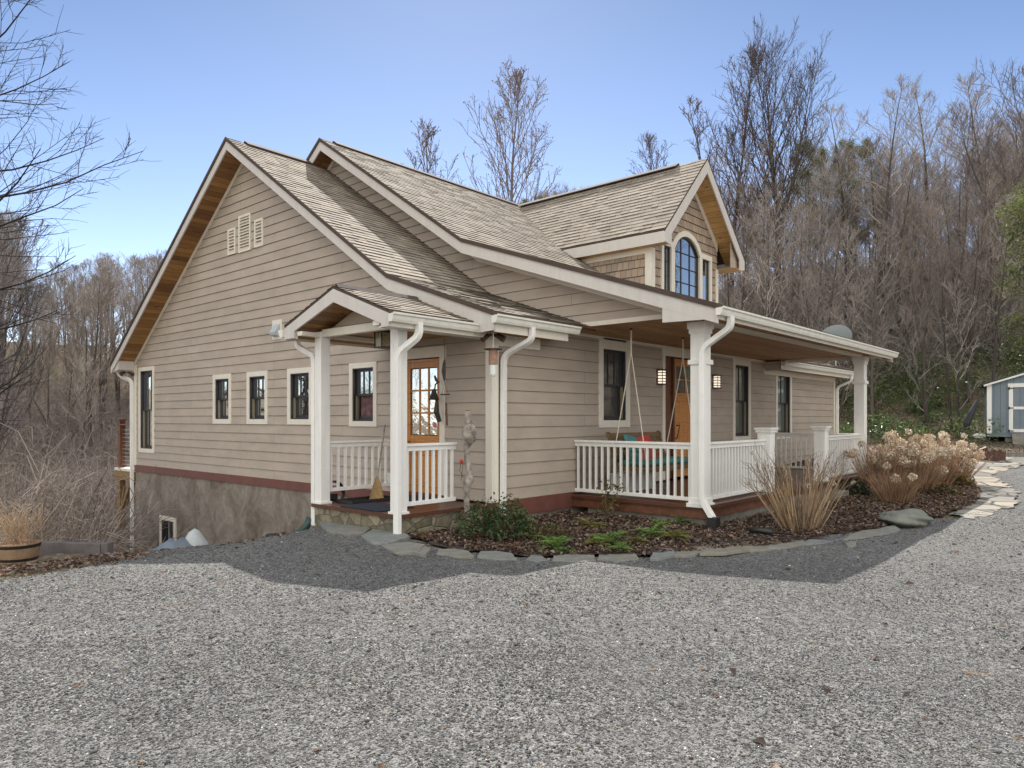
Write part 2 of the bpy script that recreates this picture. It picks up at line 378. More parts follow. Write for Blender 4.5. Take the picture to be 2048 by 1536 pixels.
# ---- windows
def window(W,u0,u1,z0,z1,tw=.11,head=None,glass='glass',split=.5,munt=2,parent=house,cover=None,label=None,depth=.10):
    head=head or tw
    wnd=empty('window',(0,0,0)); wnd.parent=parent
    if label: wnd['label']=label
    t=MB(); a,b,c,d=u0+tw,u1-tw,z0+tw,z1-head
    t.wbox(W,u0,a,z0,z1,-.01,.032); t.wbox(W,b,u1,z0,z1,-.01,.032); t.wbox(W,a,b,z0,c,-.01,.030); t.wbox(W,a,b,d,z1,-.01,.030)
    t.build('casing',M['trim'],wnd,bevel=.004)
    j=MB(); j.wbox(W,a,a+.02,c,d,-depth-.03,.012); j.wbox(W,b-.02,b,c,d,-depth-.03,.012); j.wbox(W,a+.02,b-.02,c,c+.025,-depth-.03,.014); j.wbox(W,a+.02,b-.02,d-.02,d,-depth-.03,.012)
    j.build('frame',M['bronze'],wnd)
    a+=.02;b-=.02;c+=.025;d-=.02; m=c+(d-c)*split; s=.038
    for q0 in (a,b-.018): lin=MB(); lin.wbox(W,q0,q0+.018,c,m-.02,-depth+.005,-.035); lin.build('jamb_liner',M['tan_liner'],wnd)
    up=MB(); o0,o1=-depth+.02,-depth+.055
    up.wbox(W,a,a+s,m-.02,d,o0,o1);up.wbox(W,b-s,b,m-.02,d,o0,o1);up.wbox(W,a+s,b-s,m-.02,m+.02,o0,o1);up.wbox(W,a+s,b-s,d-s,d,o0,o1)
    for i in range(munt):
        x=a+s+(b-a-2*s)*(i+1)/(munt+1); up.wbox(W,x-.009,x+.009,m+.02,d-s,o0+.008,o1-.006)
    up.build('upper_sash',M['bronze'],wnd)
    lw=MB(); p0,p1=-depth-.02,-depth+.018; a2,b2=a+.019,b-.019
    lw.wbox(W,a2,a2+s,c,m,p0,p1);lw.wbox(W,b2-s,b2,c,m,p0,p1);lw.wbox(W,a2+s,b2-s,c,c+.055,p0,p1);lw.wbox(W,a2+s,b2-s,m-.03,m,p0,p1)
    lw.build('lower_sash',M['bronze'],wnd)
    g=MB(); g.wbox(W,a+s,b-s,m+.02,d-s,-depth+.028,-depth+.034); g.build('upper_pane',M[glass],wnd)
    g=MB(); g.wbox(W,a2+s,b2-s,c+.055,m-.03,-depth-.012,-depth-.006); g.build('lower_pane',M[cover or glass],wnd)
    return (u0+.02,u1-.02,z0+.02,z1-.02)
G=WX(0); Fr=WY(0)
opG=[]
for (a,b) in ((7.70,8.53),(6.20,7.03),(4.60,5.46)): opG.append(window(G,a,b,1.47,2.565,.105))
opG.append(window(G,2.66,3.44,1.45,2.565,.095,cover='curtain'))
opG.append(window(G,11.66,12.62,.705,2.92,.105))
opF=[window(Fr,2.72,3.72,1.43,3.02,.13,.20,'glass_dark',munt=2),window(Fr,8.16,9.16,1.05,3.0,.12,.16,'glass_green_reflection',munt=1),window(Fr,10.74,11.86,1.05,2.86,.12,.05,'glass_green_reflection',munt=1)]
# ---- side door with nine lights
def door_parts():
    D=empty('side_door'); D.parent=house
    y0,y1,z0,z1=.98,1.96,.37,2.565
    t=MB(); t.wbox(G,y0-.0,y0+.11,z0,z1,-.01,.034); t.wbox(G,y1,y1+.11,z0,z1,-.01,.034); t.wbox(G,y0-.03,y1+.14,z1-.01,z1+.16,-.01,.036); t.build('casing',M['trim'],D,bevel=.004)
    a,b=y0+.11,y1; s=MB(); o0,o1=-.07,-.03
    s.wbox(G,a,a+.115,z0+.03,z1-.02,o0,o1); s.wbox(G,b-.115,b,z0+.03,z1-.02,o0,o1)
    A,B=a+.115,b-.115; zg0,zg1=1.32,z1-.16
    s.wbox(G,A,B,zg1,z1-.02,o0,o1); s.wbox(G,A,B,1.08,zg0,o0,o1); s.wbox(G,A,B,z0+.03,z0+.25,o0,o1); s.wbox(G,A,B,z0+.25,1.08,o0,o1-.02)
    s.wbox(G,(A+B)/2-.05,(A+B)/2+.05,z0+.25,1.08,o0,o1-.001)
    for i in (1,2):
        y=A+(B-A)*i/3; s.wbox(G,y-.014,y+.014,zg0,zg1,o0+.004,o1-.004); z=zg0+(zg1-zg0)*i/3; s.wbox(G,A,B,z-.014,z+.014,o0+.006,o1-.006)
    s.build('door_leaf',M['doorwood'],D,bevel=.004)
    for i in range(3):
        for j in range(3):
            g=MB(); ya=A+(B-A)*i/3+.014; yb=A+(B-A)*(i+1)/3-.014; za=zg0+(zg1-zg0)*j/3+.014; zb=zg0+(zg1-zg0)*(j+1)/3-.014
            g.wbox(G,ya,yb,za,zb,-.055,-.049); g.build('pane',M['glass_wavy'],D)
    h=MB(); h.sweep([(.03,b-.06,1.22),(-.03,b-.06,1.22),(-.035,b-.15,1.22)],.012,n=8); h.build('handle',M['brownmetal'],D)
    st=MB(); st.lathe([(0,0),(.042,0),(.042,.002),(0,.002)],14); o=st.build('sticker',simple('alarm_sticker',(.62,.16,.24),.5,.5,60),D); o.rotation_euler=(0,R_(-90),0); o.location=(.044,A+.08,zg0+.17)
    th=MB(); th.wbox(G,y0,y1+.1,z0-.02,z0+.03,-.08,.04); th.build('threshold',M['darkwood'],D)
    opG.append((y0+.02,y1+.09,z0-.2,z1+.12))
door_parts()
def front_door():
    D=empty('front_door'); D.parent=house
    x0,x1,z0,z1=5.02,6.62,.37,2.84
    t=MB(); t.wbox(Fr,x0-.10,x0,z0,z1,-.01,.034); t.wbox(Fr,x1,x1+.10,z0,z1,-.01,.034); t.wbox(Fr,x0-.13,x1+.13,z1,z1+.17,-.01,.038); t.build('casing',M['trim'],D,bevel=.004)
    j=MB(); j.wbox(Fr,x0,x0+.42,z0,z1,-.10,-.05); j.wbox(Fr,x0+.38,x0+.44,z0,z1,-.05,0); j.build('side_panel',M['darkwood'],D)
    a,b=x0+.44,x1-.04; s=MB(); o0,o1=-.09,-.045; st=.13
    s.wbox(Fr,a,a+st,z0+.02,z1-.02,o0,o1); s.wbox(Fr,b-st,b,z0+.02,z1-.02,o0,o1); A,B=a+st,b-st
    s.wbox(Fr,A,B,z1-.17,z1-.02,o0,o1); s.wbox(Fr,A,B,1.95,2.12,o0,o1); s.wbox(Fr,A,B,z0+.02,z0+.25,o0,o1); s.wbox(Fr,A-.02,B+.02,2.06,2.11,o1,o1+.03)
    n=5
    for i in range(n):
        xa=A+(B-A)*i/n; s.wbox(Fr,xa+.006,xa+(B-A)/n-.006,z0+.25,1.95,o0,o1-.02)
    s.wbox(Fr,A,B,z0+.25,1.95,o0,o1-.035)
    m=(A+B)/2; s.wbox(Fr,m-.016,m+.016,2.12,z1-.17,o0+.005,o1-.005); s.wbox(Fr,A,B,2.38,2.41,o0+.007,o1-.007)
    s.build('door_leaf',M['doorwood'],D,bevel=.004)
    for (p,q) in ((A,m-.016),(m+.016,B)):
        for (r,u) in ((2.12,2.38),(2.41,z1-.17)):
            g=MB(); g.wbox(Fr,p,q,r,u,-.075,-.069); g.build('pane',M['glass_dark'],D)
    h=MB(); h.sweep([(a+.06,-.0,1.45),(a+.06,-.09+.045-.03,1.45),(a+.06,-.02,1.2),(a+.06,.02,1.18)],.012,n=8); h.build('handle',M['black'],D)
    opF.append((x0-.08,x1+.08,z0-.1,z1+.15))
front_door()
# ---- gable walls and clapboards
BYX=[p[1] for p in RA]
lo,hi,zt=outline(RA,.20,0.0,12.87)
mb=MB(); siding(mb,G,lo,hi,zt-.01,opG,zbreaks=(RA[0][1]-.2,RA[1][1]-.2,RA[3][1]-.2,zroof(RA,0)-.2,zroof(RA,12.87)-.2)); mb.build('gable_siding',M['siding'],house)
mb=MB(); siding(mb,Fr,lambda z:0.0,lambda z:10.1,3.2,opF); siding(mb,Fr,lambda z:10.1,lambda z:15.45,2.98,opF); mb.build('front_siding',M['siding'],house)
GB=WX(1.957)
lo2,hi2,zt2=outline(RB,.20,-2.05,13.0)
mb=MB(); siding(mb,GB,lo2,hi2,zt2-.01,z0=ZP+EXP*15,zbreaks=(RB[0][1]-.2,RB[1][1]-.2,zroof(RB,-2.05)-.2)); mb.build('main_gable_siding',M['siding'],house)
# structural shell: dark inner walls (thin solid cores behind the siding keep light out)
def core(P,X,drop,y0,y1,zlow,th=.10,ops=()):
    ys=[y0]+[p[0] for p in P if y0<p[0]<y1]+[y1]
    top=[(X,y,zroof(P,y)-drop) for y in ys]; mb.prism([(X,y0,zlow)]+[(X,y1,zlow)]+top[::-1],(th,0,0))
mb=MB(); core(RA,.26,.26,.1,12.8,.4); core(RA,15.35,.21,.02,12.8,.2); core(RB,2.0,.24,-2.0,12.9,3.13); core(RB,10.0,.22,-2.0,12.9,3.13)
mb.box(.3,15.3,.28,.36,.4,3.1); mb.box(.1,15.4,12.75,12.85,-3,3.1); mb.build('inner_wall',M['black'],house)
def coreface(): # right-hand end walls (seen only from beside the house)
    mb=MB(); WR=lambda u,z,o:(15.45+o,u,z)
    siding(mb,WR,lo,hi,zt-.01,zbreaks=(RA[0][1]-.2,RA[1][1]-.2,RA[3][1]-.2)); WR2=lambda u,z,o:(10.1+o,u,z)
    siding(mb,WR2,lo2,hi2,zt2-.01,z0=ZP+EXP*15,zbreaks=(RB[0][1]-.2,RB[1][1]-.2)); mb.build('end_siding',M['siding'],house)
coreface()
# skirt board, foundation
mb=MB(); mb.wbox(G,2.1,12.89,.20,.372,-.02,.03); mb.build('skirt_board',M['redband'],house)
mb=MB(); mb.wbox(Fr,0.0,1.94,.12,.372,-.02,.03); mb.wbox(G,-.03,.12,.12,.372,-.02,.031); mb.build('skirt_board',M['redband'],house)
mb=MB()
mb.box(.0,.3,.3,11.03-.6,-4,.2); mb.box(0,.3,11.33,12.87,-4,.2); mb.box(0,.3,10.43,11.33,-.83,.2); mb.box(0,.3,10.43,11.33,-4,-2.3)
mb.box(.02,15.4,.03,.3,-1,.2); mb.build('foundation',M['stucco'],house)
GF=WX(0.0); window(GF,10.43,11.33,-2.35,-.83,.10,glass='glass_dark',munt=1)
# corner boards
mb=MB()
mb.wbox(G,-.03,.10,.36,2.93,.0,.034); mb.box(.0,.11,-.034,.02,.36,2.93); mb.build('corner_board',M['trim'],house,bevel=.003)
mb=MB(); mb.wbox(G,12.76,12.90,.36,3.0,0,.034); mb.build('corner_board',M['trim'],house,bevel=.003)
mb=MB(); mb.box(15.36,15.47,-.034,.05,.2,2.9); mb.build('corner_board',M['trim'],house)
# ---- roofs
def slope(mb,x0,x1,p_low,p_high,axis='X',s0=0.0,e=.145,t=.013,xf=None):
    """shingle courses on the plane from p_low to p_high (Y,Z); xf(s) optional (x0,x1) limits"""
    L=math.hypot(p_high[0]-p_low[0],p_high[1]-p_low[1]); d=((p_high[0]-p_low[0])/L,(p_high[1]-p_low[1])/L)
    n=(-d[1],d[0]) if d[0]>0 else (d[1],-d[0])
    s=0.0; k=0
    P=(lambda x,s,o:(x,p_low[0]+d[0]*s+n[0]*o,p_low[1]+d[1]*s+n[1]*o)) if axis=='X' else (lambda x,s,o:(p_low[0]+d[0]*s+n[0]*o,x,p_low[1]+d[1]*s+n[1]*o))
    while s<L-1e-6:
        s2=min(L,s+e); a0,a1=(xf(s) if xf else (x0,x1)); b0,b1=(xf(s2) if xf else (x0,x1))
        o1=t*(1-(s2-s)/e)
        if a1>a0 or b1>b0:
            w0=a1-a0; w1=b1-b0; c=0.0; m=max(w0,w1); cuts=[0.0]
            while c<m: c+=random.choice((.15,.17,.2,.3,.33,.42)); cuts.append(min(1.0,c/m))
            for q0,q1 in zip(cuts[:-1],cuts[1:]):
                tt=t*random.choice((.6,.85,1.0,1.25)); x0_,x1_=a0+w0*q0,a0+w0*q1; u0_,u1_=b0+w1*q0,b0+w1*q1; g_=.003 if q1<1 else 0
                mb.face([P(x0_,s,tt),P(x1_-g_,s,tt),P(u1_-g_,s2,.001),P(u0_,s2,.001)],[(x0_,s+s0),(x1_,s+s0),(u1_,s2+s0),(u0_,s2+s0)])
                mb.face([P(x0_,s,-.002),P(x1_-g_,s,-.002),P(x1_-g_,s,tt),P(x0_,s,tt)],[(x0_,s+s0+.0003)]*4)
        s=s2; k+=1
    return s0+L
def roof(P,x0,x1,name='roof'):
    r=MB(); s=slope(r,x0,x1,P[0],P[1]); slope(r,x0,x1,P[1],P[2],s0=math.ceil(s/.145)*.145); slope(r,x0,x1,P[3],P[2])
    # deck thickness
    d=MB(); pts=[(x0+.004,y,z-.006) for y,z in P]+[(x0+.004,y,z-.045) for y,z in P[::-1]]
    d.prism(pts,(x1-x0-.008,0,0))
    for xa in (x0-.022,x1+.002): d.prism([(xa,y,z+.016) for y,z in P]+[(xa,y,z-.060) for y,z in P[::-1]],(.020,0,0))
    ro=r.build(name,M['shingle'],house); d.build('drip_edge',M['drip'],ro); return ro
def rake(P,X,th,h0,h1,y0=None,y1=None):
    "board following the roof profile; vertical offsets h0 (top) and h1 (bottom) below the surface"
    mb=MB(); ys=[p[0] for p in P]; y0=ys[0] if y0 is None else y0; y1=ys[-1] if y1 is None else y1
    yy=[y0]+[y for y in ys if y0<y<y1]+[y1]
    for a,b in zip(yy[:-1],yy[1:]):
        mb.prism([(X,a,zroof(P,a)-h0),(X,b,zroof(P,b)-h0),(X,b,zroof(P,b)-h1),(X,a,zroof(P,a)-h1)],(th,0,0))
    return mb
def rakesoffit(P,x0,x1,h,y0,y1):
    mb=MB(); ys=[p[0] for p in P]; yy=[y0]+[y for y in ys if y0<y<y1]+[y1]; s=0
    for a,b in zip(yy[:-1],yy[1:]):
        L=math.hypot(b-a,zroof(P,b)-zroof(P,a))
        mb.face([(x0,a,zroof(P,a)-h),(x1,a,zroof(P,a)-h),(x1,b,zroof(P,b)-h),(x0,b,zroof(P,b)-h)],[(x0*1.0,s),(x1,s),(x1,s+L),(x0,s+L)]); s+=L
    return mb
def cap(P0,P1,name='ridge_vent',parent=None,w=.15):
    "ridge vent strip along a ridge from P0 to P1"
    mb=MB(); a=Vector(P0); b=Vector(P1); t=(b-a).normalized(); s=t.cross(Vector((0,0,1))).normalized()*w
    for sg in (-1,1):
        p=[a,b,b+s*sg+Vector((0,0,-.10)),a+s*sg+Vector((0,0,-.10))]; mb.prism([tuple(q+Vector((0,0,.012))) for q in p],(0,0,.022))
    return mb.build(name,M['ridge'],parent)
rA=roof(RA,-.455,1.96,'wing_roof'); rB=roof(RB,1.50,10.62,'main_roof'); rC=roof(RA,9.93,15.92,'far_wing_roof')
cap((-.05,7.07,7.41),(1.55,7.07,7.41),parent=rA); cap((1.85,6.63,7.85),(10.3,6.63,7.85),parent=rB)
rake(RA,-.452,.03,.05,.245).build('rake_board',M['fascia'],house); rake(RB,1.503,.03,.05,.26).build('rake_board',M['fascia'],house)
rake(RB,10.585,.03,.05,.26).build('rake_board',M['fascia'],house); rake(RA,15.885,.03,.05,.245).build('rake_board',M['fascia'],house)
rake(RA,-.022,.02,.222,.33,.0,12.87).build('gable_frieze',M['trim'],house); rake(RB,1.93,.024,.232,.34,-2.2,12.87).build('gable_frieze',M['trim'],house)
rakesoffit(RA,-.42,.0,.222,-.44,13.2).build('rake_soffit',M['soffit'],house); rakesoffit(RB,1.53,1.957,.232,-2.7,13.2).build('rake_soffit',M['soffit'],house)
rakesoffit(RB,10.1,10.585,.232,-2.7,13.2).build('rake_soffit',M['soffit'],house); rakesoffit(RA,15.45,15.885,.222,-.4,13.2).build('rake_soffit',M['soffit'],house)
def hbox(name,m,x0,x1,y0,y1,z0,z1,parent=None,bevel=0):
    b=MB(); b.box(x0,x1,y0,y1,z0,z1); return b.build(name,m,parent or house,bevel=bevel)
# box returns at the eaves
b=MB(); b.prism([(-.42,12.9,zroof(RA,12.9)-.225),(-.42,12.9,2.86),(-.42,13.32,2.80),(-.42,13.32,2.95)],(.42,0,0)); b.build('eave_return',M['fascia'],house)
b=MB(); b.prism([(-.449,-.0,3.03),(-.449,-.0,2.79),(-.449,-.45,2.81),(-.449,-.45,2.86)],(.04,0,0)); b.build('eave_return',M['fascia'],house)
b=MB(); b.prism([(1.506,-1.95,zroof(RB,-1.95)-.262),(1.506,-1.95,2.975),(1.506,-2.79,2.955),(1.506,-2.79,zroof(RB,-2.79)-.262+.07)],(.026,0,0)); b.build('eave_return',M['fascia'],house)
hbox('eave_return',M['siding'],9.96,10.12,-.45,-.001,2.79,3.0)
# eave fascias, soffits and friezes
hbox('eave_fascia',M['trim'],-.42,1.25,-.452,-.425,2.79,3.03); hbox('eave_soffit',M['ceiling'],-.42,1.25,-.425,-.0,2.83,2.845)
hbox('wall_frieze',M['trim'],.11,1.05,-.055,-.0,2.66,2.828)
hbox('eave_fascia',M['trim'],9.96,15.86,-.452,-.425,2.80,3.03); hbox('eave_soffit',M['ceiling'],9.99,15.86,-.425,-.0,2.84,2.855)
hbox('wall_frieze',M['trim'],9.95,15.36,-.045,-.0,2.70,2.838)
hbox('porch_fascia',M['trim'],1.535,10.585,-2.79,-2.765,2.955,3.11)
def ceiling():
    mb=MB(); z=3.035
    mb.face([(1.55,-2.764,z),(10.55,-2.764,z),(10.55,0,z),(1.55,0,z)],[(1.55,-2.764),(10.55,-2.764),(10.55,0),(1.55,0)]); mb.build('porch_ceiling',M['ceiling'],house)
    mb=MB(); mb.box(1.957,10.1,-2.36,-2.17,3.0,3.033); mb.build('porch_beam',M['trim'],house)
    mb=MB(); mb.box(1.92,1.99,-2.0,-.005,3.05,3.165); mb.build('gable_beam',M['trim'],house)
    mb=MB(); mb.box(1.99,10.1,-.03,-.0,2.985,3.032); mb.build('wall_frieze',M['trim'],house)
    mb=MB(); mb.box(10.08,10.12,-2.7,-.5,2.955,3.034); mb.build('end_beam',M['trim'],house)
ceiling()
# gutters (ogee trough) and downspouts
def gutter(x0,x1,y,ztop,parent=house,along='X',d=.115,h=.115):
    pr=[(0,-h),(.07*d/.115,-h),(.085*d/.115,-h*.72),(.095*d/.115,-h*.35),(d,-h*.22),(d,0),(d-.012,0),(d-.012,-.01),(0,-.02)]
    mb=MB()
    if along=='X': mb.prism([(x0,y-a,ztop+b) for a,b in pr],(x1-x0,0,0))
    else: mb.prism([(y-a*0,x0,ztop) for a,b in pr],(0,0,0))
    mb.prism([((x1 if i else x0)-.003,y-a*1.02,ztop+b*1.02) for i in (0,) for a,b in pr],(.006,0,0))
    return mb.build('gutter',M['gutter'],parent)
gutter(-.49,1.45,-.452,3.02); gutter(1.46,10.72,-2.79,3.115); gutter(9.99,15.95,-.452,3.01)
def spout(path,w=.085,d=.065,parent=house,up=(0,1,0),foot=None):
    # round the elbows
    P=[Vector(p) for p in path]; Q=[P[0]]
    for i in range(1,len(P)-1):
        a=(P[i-1]-P[i]); b=(P[i+1]-P[i]); r=min(.11,a.length*.45,b.length*.45); a.normalize(); b.normalize()
        s=P[i]+a*r; e=P[i]+b*r
        for k in range(6):
            t=k/5; Q.append((1-t)**2*s+2*t*(1-t)*P[i]+t*t*e)
    Q.append(P[-1]); mb=MB(); mb.sweep(Q,w,d,up=up); 
    for p in (Q[1],Q[6] if len(Q)>6 else Q[-1]): pass
    o=mb.build('downspout',M['white'],parent,bevel=.006); return o
spout([(.32,-.50,2.92),(.32,-.50,2.74),(.16,-.09,2.52),(.16,-.075,.17)])
spout([(1.80,-2.85,3.02),(1.80,-2.85,2.86),(1.80,-2.43,2.60),(1.80,-2.43,.42),(1.77,-2.60,.19)],.1,.075)
spout([(15.5,-.50,2.9),(15.5,-.50,2.72),(15.52,-.08,2.55),(15.52,-.08,.2)])
spout([(-.30,13.30,2.85),(-.24,13.25,2.72),(-.07,12.95,2.58),(-.06,12.95,-2.4)],.075,.1)
hbox('drain_adapter',M['black'],1.70,1.84,-2.68,-2.54,.05,.20)
# gable vents
def louvre(y0,y1,z0,z1):
    v=empty('gable_vent'); v.parent=house; f=MB(); w=.045
    f.wbox(G,y0,y0+w,z0,z1,0,.04);f.wbox(G,y1-w,y1,z0,z1,0,.04);f.wbox(G,y0+w,y1-w,z0,z0+w,0,.038);f.wbox(G,y0+w,y1-w,z1-w,z1,0,.038); f.build('vent_frame',M['vent'],v)
    bk=MB(); bk.wbox(G,y0+w,y1-w,z0+w,z1-w,-.01,.004); bk.build('vent_backing',M['drip'],v)
    n=int((z1-z0-2*w)/.062); s=MB()
    for i in range(n):
        z=z0+w+(z1-z0-2*w)*(i+.1)/n; s.prism([G(y0+w,z,.034),G(y0+w,z+.012,.036),G(y0+w,z+.040,.008),G(y0+w,z+.028,.006)],(0,y1-y0-2*w,0))
    s.build('vent_slats',M['vent'],v)
louvre(7.50,7.83,5.14,5.70); louvre(6.86,7.36,5.12,5.90); louvre(6.36,6.70,5.13,5.70)
# dryer / exhaust hood
D=empty('exhaust_vent'); D.parent=house; b=MB(); b.wbox(G,5.66,6.02,3.17,3.56,0,.025); b.build('vent_plate',M['trim'],D)
b=MB(); b.prism([G(5.73,3.47,.03),G(5.73,3.30,.14),G(5.73,3.25,.12),G(5.73,3.22,.03)],(0,.2,0)); b.build('vent_hood',simple('galvanised_hood',(.50,.56,.60),.4,.08,5,metal=.2),D)
# corner flood lights
def flood(x,y,z,s=1):
    L=empty('flood_light',(x,y,z)); L.parent=house
    b=MB(); b.lathe([(0,.03),(.045,.02),(.045,-.01),(0,-.02)],12); b.build('light_base',M['white'],L)
    for dx,dy in ((-.11,.05),(.06,-.12)):
        b=MB(); b.sweep([(0,0,-.02),(dx*.35,dy*.35,-.04),(dx*.6,dy*.6,-.045),(dx*1.35,dy*1.35,-.10)],[.014,.02,.038,.052],n=12,caps=True); b.build('lamp_head',M['brownmetal'],L,smooth=False)
flood(-.10,-.10,2.83); flood(-.16,13.02,2.84)
# ---- dormer
YD=1.02; XL,XR_=6.25,9.50; XM=7.98; ZD=7.70; 
def dz(x): # dormer roof surface height
    return ZD-(abs(x-XM)/(XM-6.0 if x<XM else 10.06-XM))*(ZD-5.66)
def main_z(y): return zroof(RB,y)
def dormer():
    D=empty('dormer'); D.parent=house; y_f=.52
    for sgn,xe in ((-1,6.0),(1,10.06)):
        L=math.hypot(XM-xe,ZD-5.66)
        def lim(s,L=L):
            z=5.66+(ZD-5.66)*s/L; yb=float(np.interp(z,[4.86,7.83],[2.16,6.63])); return (y_f,yb+.02)
        r=MB(); slope(r,0,0,(xe,5.66),(XM,ZD),axis='Y',xf=lim); ro=r.build('dormer_roof',M['shingle'],D)
        d=MB(); pts=[(xe,y_f+.004,5.655),(XM,y_f+.004,ZD-.006),(XM,y_f+.004,ZD-.055),(xe,y_f+.004,5.60)]; d.prism(pts,(0,2.8,0)); d.build('drip_edge',M['drip'],ro)
        f=MB(); k=.20; f.prism([(xe,y_f,5.61),(XM,y_f,ZD-.05),(XM,y_f,ZD-.05-k*1.5),(xe+(.28 if sgn<0 else -.28),y_f,5.61-.02),(xe+(.28 if sgn<0 else -.28),y_f,5.34),(xe,y_f,5.38)],(0,.03,0)); f.build('rake_board',M['fascia'],D)
        s=MB(); a,b=(xe+.02,XM)
        s.face([(a,y_f+.03,5.37+.14),(a,YD,5.37+.14),(b,YD,ZD-.30),(b,y_f+.03,ZD-.30)],[(0,0),(YD-y_f,0),(YD-y_f,L),(0,L)]); s.build('rake_soffit',M['dormersoffit'],D)
        w=MB(); xw=XL if sgn<0 else XR_
        w.prism([(xw,YD-.03,dz(xw)-.16),(XM,YD-.03,ZD-.28),(XM,YD-.03,ZD-.44),(xw,YD-.03,dz(xw)-.38)],(0,.03,0)); w.build('gable_frieze',M['trim'],D)
    # side eaves
    b=MB(); b.box(5.995,6.02,y_f+.03,3.35,5.37,5.61); b.build('eave_fascia',M['fascia'],D)
    b=MB(); b.box(6.02,XL,y_f+.03,3.1,5.37,5.385); b.build('eave_soffit',M['dormersoffit'],D)
    b=MB(); b.box(10.035,10.06,y_f+.03,3.35,5.37,5.61); b.build('eave_fascia',M['fascia'],D)
    b=MB(); b.box(XR_,10.035,y_f+.03,3.1,5.37,5.385); b.build('eave_soffit',M['dormersoffit'],D)
    b=MB(); b.prism([(XR_-.02,y_f+.10,5.386),(10.03,y_f+.10,5.386),(10.03,y_f+.10,5.53),(XR_-.02,y_f+.10,6.01)],(0,.03,0)); b.build('eave_return',M['siding'],D)
    # walls in cedar shakes
    WD=WY(YD); HB=4.2
    def lo(z): return XL if z<5.4 else float(np.interp(z,[5.4,5.66,ZD-.34],[XL,XL,XM]))
    def hi(z): return XR_ if z<5.4 else float(np.interp(z,[5.4,5.96,ZD-.34],[XR_,XR_,XM]))
    ops=[(6.68,9.12,4.0,5.60)]+[(7.88-.66*math.sqrt(1-(k/7)**2)*.99,7.88+.66*math.sqrt(1-(k/7)**2)*.99,5.60+.055*k,5.655+.055*k) for k in range(7)]
    s=MB(); siding(s,WD,lo,hi,ZD-.36,ops,z0=HB,e=.19,phase=HB,t=.02,zbreaks=(5.4,5.66,5.96)); 
    WS=WX(XL); siding(s,WS,lambda z:YD,lambda z:max(YD,float(np.interp(z,[4.46,4.86,7.83],[YD,2.16,6.63]))+.1),5.38,(),z0=4.3,e=.19,phase=HB,t=.02,zbreaks=(4.46,4.86))
    WR=lambda u,z,o:(XR_+o,u,z); siding(s,WR,lambda z:YD,lambda z:max(YD,float(np.interp(z,[4.46,4.86,7.83],[YD,2.16,6.63]))+.1),5.38,(),z0=4.3,e=.19,phase=HB,t=.02,zbreaks=(4.46,4.86))
    s.build('shake_walls',M['shake'],D)
    b=MB(); b.prism([(XL+.05,YD+.25,4.4),(XR_-.05,YD+.25,4.4),(XR_-.05,YD+.25,5.3),(XM,YD+.25,ZD-.5),(XL+.05,YD+.25,5.3)],(0,.05,0)); b.build('inner_wall',M['black'],D)
    b=MB(); b.box(XL-.03,XL+.13,YD-.035,YD+.13,4.3,5.37); b.build('corner_board',M['trim'],D); b=MB(); b.box(XR_-.10,XR_+.03,YD-.035,YD+.1,4.3,5.37); b.build('corner_board',M['trim'],D)
    b=MB(); b.box(XL-.03,XL+.02,YD+.13,2.9,5.25,5.37); b.build('wall_frieze',M['trim'],D)
    # triple window: casings, arched centre
    c=MB(); z0=4.3
    for (a,b_) in ((6.66,6.76),(7.10,7.26),(8.50,8.64),(9.06,9.16)): c.wbox(WD,a,b_,z0,5.62,-.02,.045)
    c.wbox(WD,6.66,7.26,5.52,5.64,-.02,.048); c.wbox(WD,8.50,9.16,5.52,5.64,-.02,.048)
    def arc(r0,r1,o0,o1,mb,n=14,cx=7.88,zc=5.02):
        h=.64; w=r0; rr=(h*h+.40*.40)/(2*.40) # radius of the segmental arch
        for i in range(n):
            f=lambda t,r:(cx+ (r)*math.sin(t), 5.50+.40-rr + r*math.cos(t)+.0)
            tm=math.asin(h/rr); t0=-tm+2*tm*i/n; t1=-tm+2*tm*(i+1)/n
            p=[f(t0,rr+r0),f(t1,rr+r0),f(t1,rr+r1),f(t0,rr+r1)]
            mb.prism([WD(x,z,o0) for x,z in p],(0,-(o1-o0),0))
        return rr,tm
    rr,tm=arc(0,.13,-.02,.047,c); c.build('casing',M['trim'],D)
    for (a,b_) in ((6.76,7.10),(8.64,9.06)):
        w=empty('side_window'); w.parent=D; s=MB(); q=.035
        s.wbox(WD,a,a+q,z0,5.52,-.05,.0);s.wbox(WD,b_-q,b_,z0,5.52,-.05,.0);s.wbox(WD,a+q,b_-q,5.52-q,5.52,-.05,.0);s.wbox(WD,a+q,b_-q,z0,4.45,-.05,.0)
        if a<7: 
            s.wbox(WD,(a+b_)/2-.008,(a+b_)/2+.008,4.45,5.5,-.035,-.012)
            for z in (4.85,5.2): s.wbox(WD,a+q,b_-q,z-.008,z+.008,-.034,-.013)
        s.build('sash',M['bronze'],w); g=MB(); g.wbox(WD,a+q,b_-q,4.45,5.52-q,-.03,-.024); g.build('pane',M['glass'],w)
    w=empty('arched_window'); w.parent=D; s=MB(); q=.04; a,b_=7.26,8.50
    s.wbox(WD,a,a+q,z0,5.54,-.05,.0);s.wbox(WD,b_-q,b_,z0,5.54,-.05,.0);s.wbox(WD,a+q,b_-q,z0,4.45,-.05,.0); arc(-.045,0,-.05,0.0,s)
    for x in (7.67,8.09): s.wbox(WD,x-.009,x+.009,4.45,5.86,-.035,-.012)
    for z in (4.80,5.15,5.50): s.wbox(WD,a+q,b_-q,z-.009,z+.009,-.034,-.013)
    s.build('sash',M['bronze'],w)
    g=MB(); pts=[WD(a+q,4.45,-.03),WD(b_-q,4.45,-.03)]; cz=5.50+.40-rr
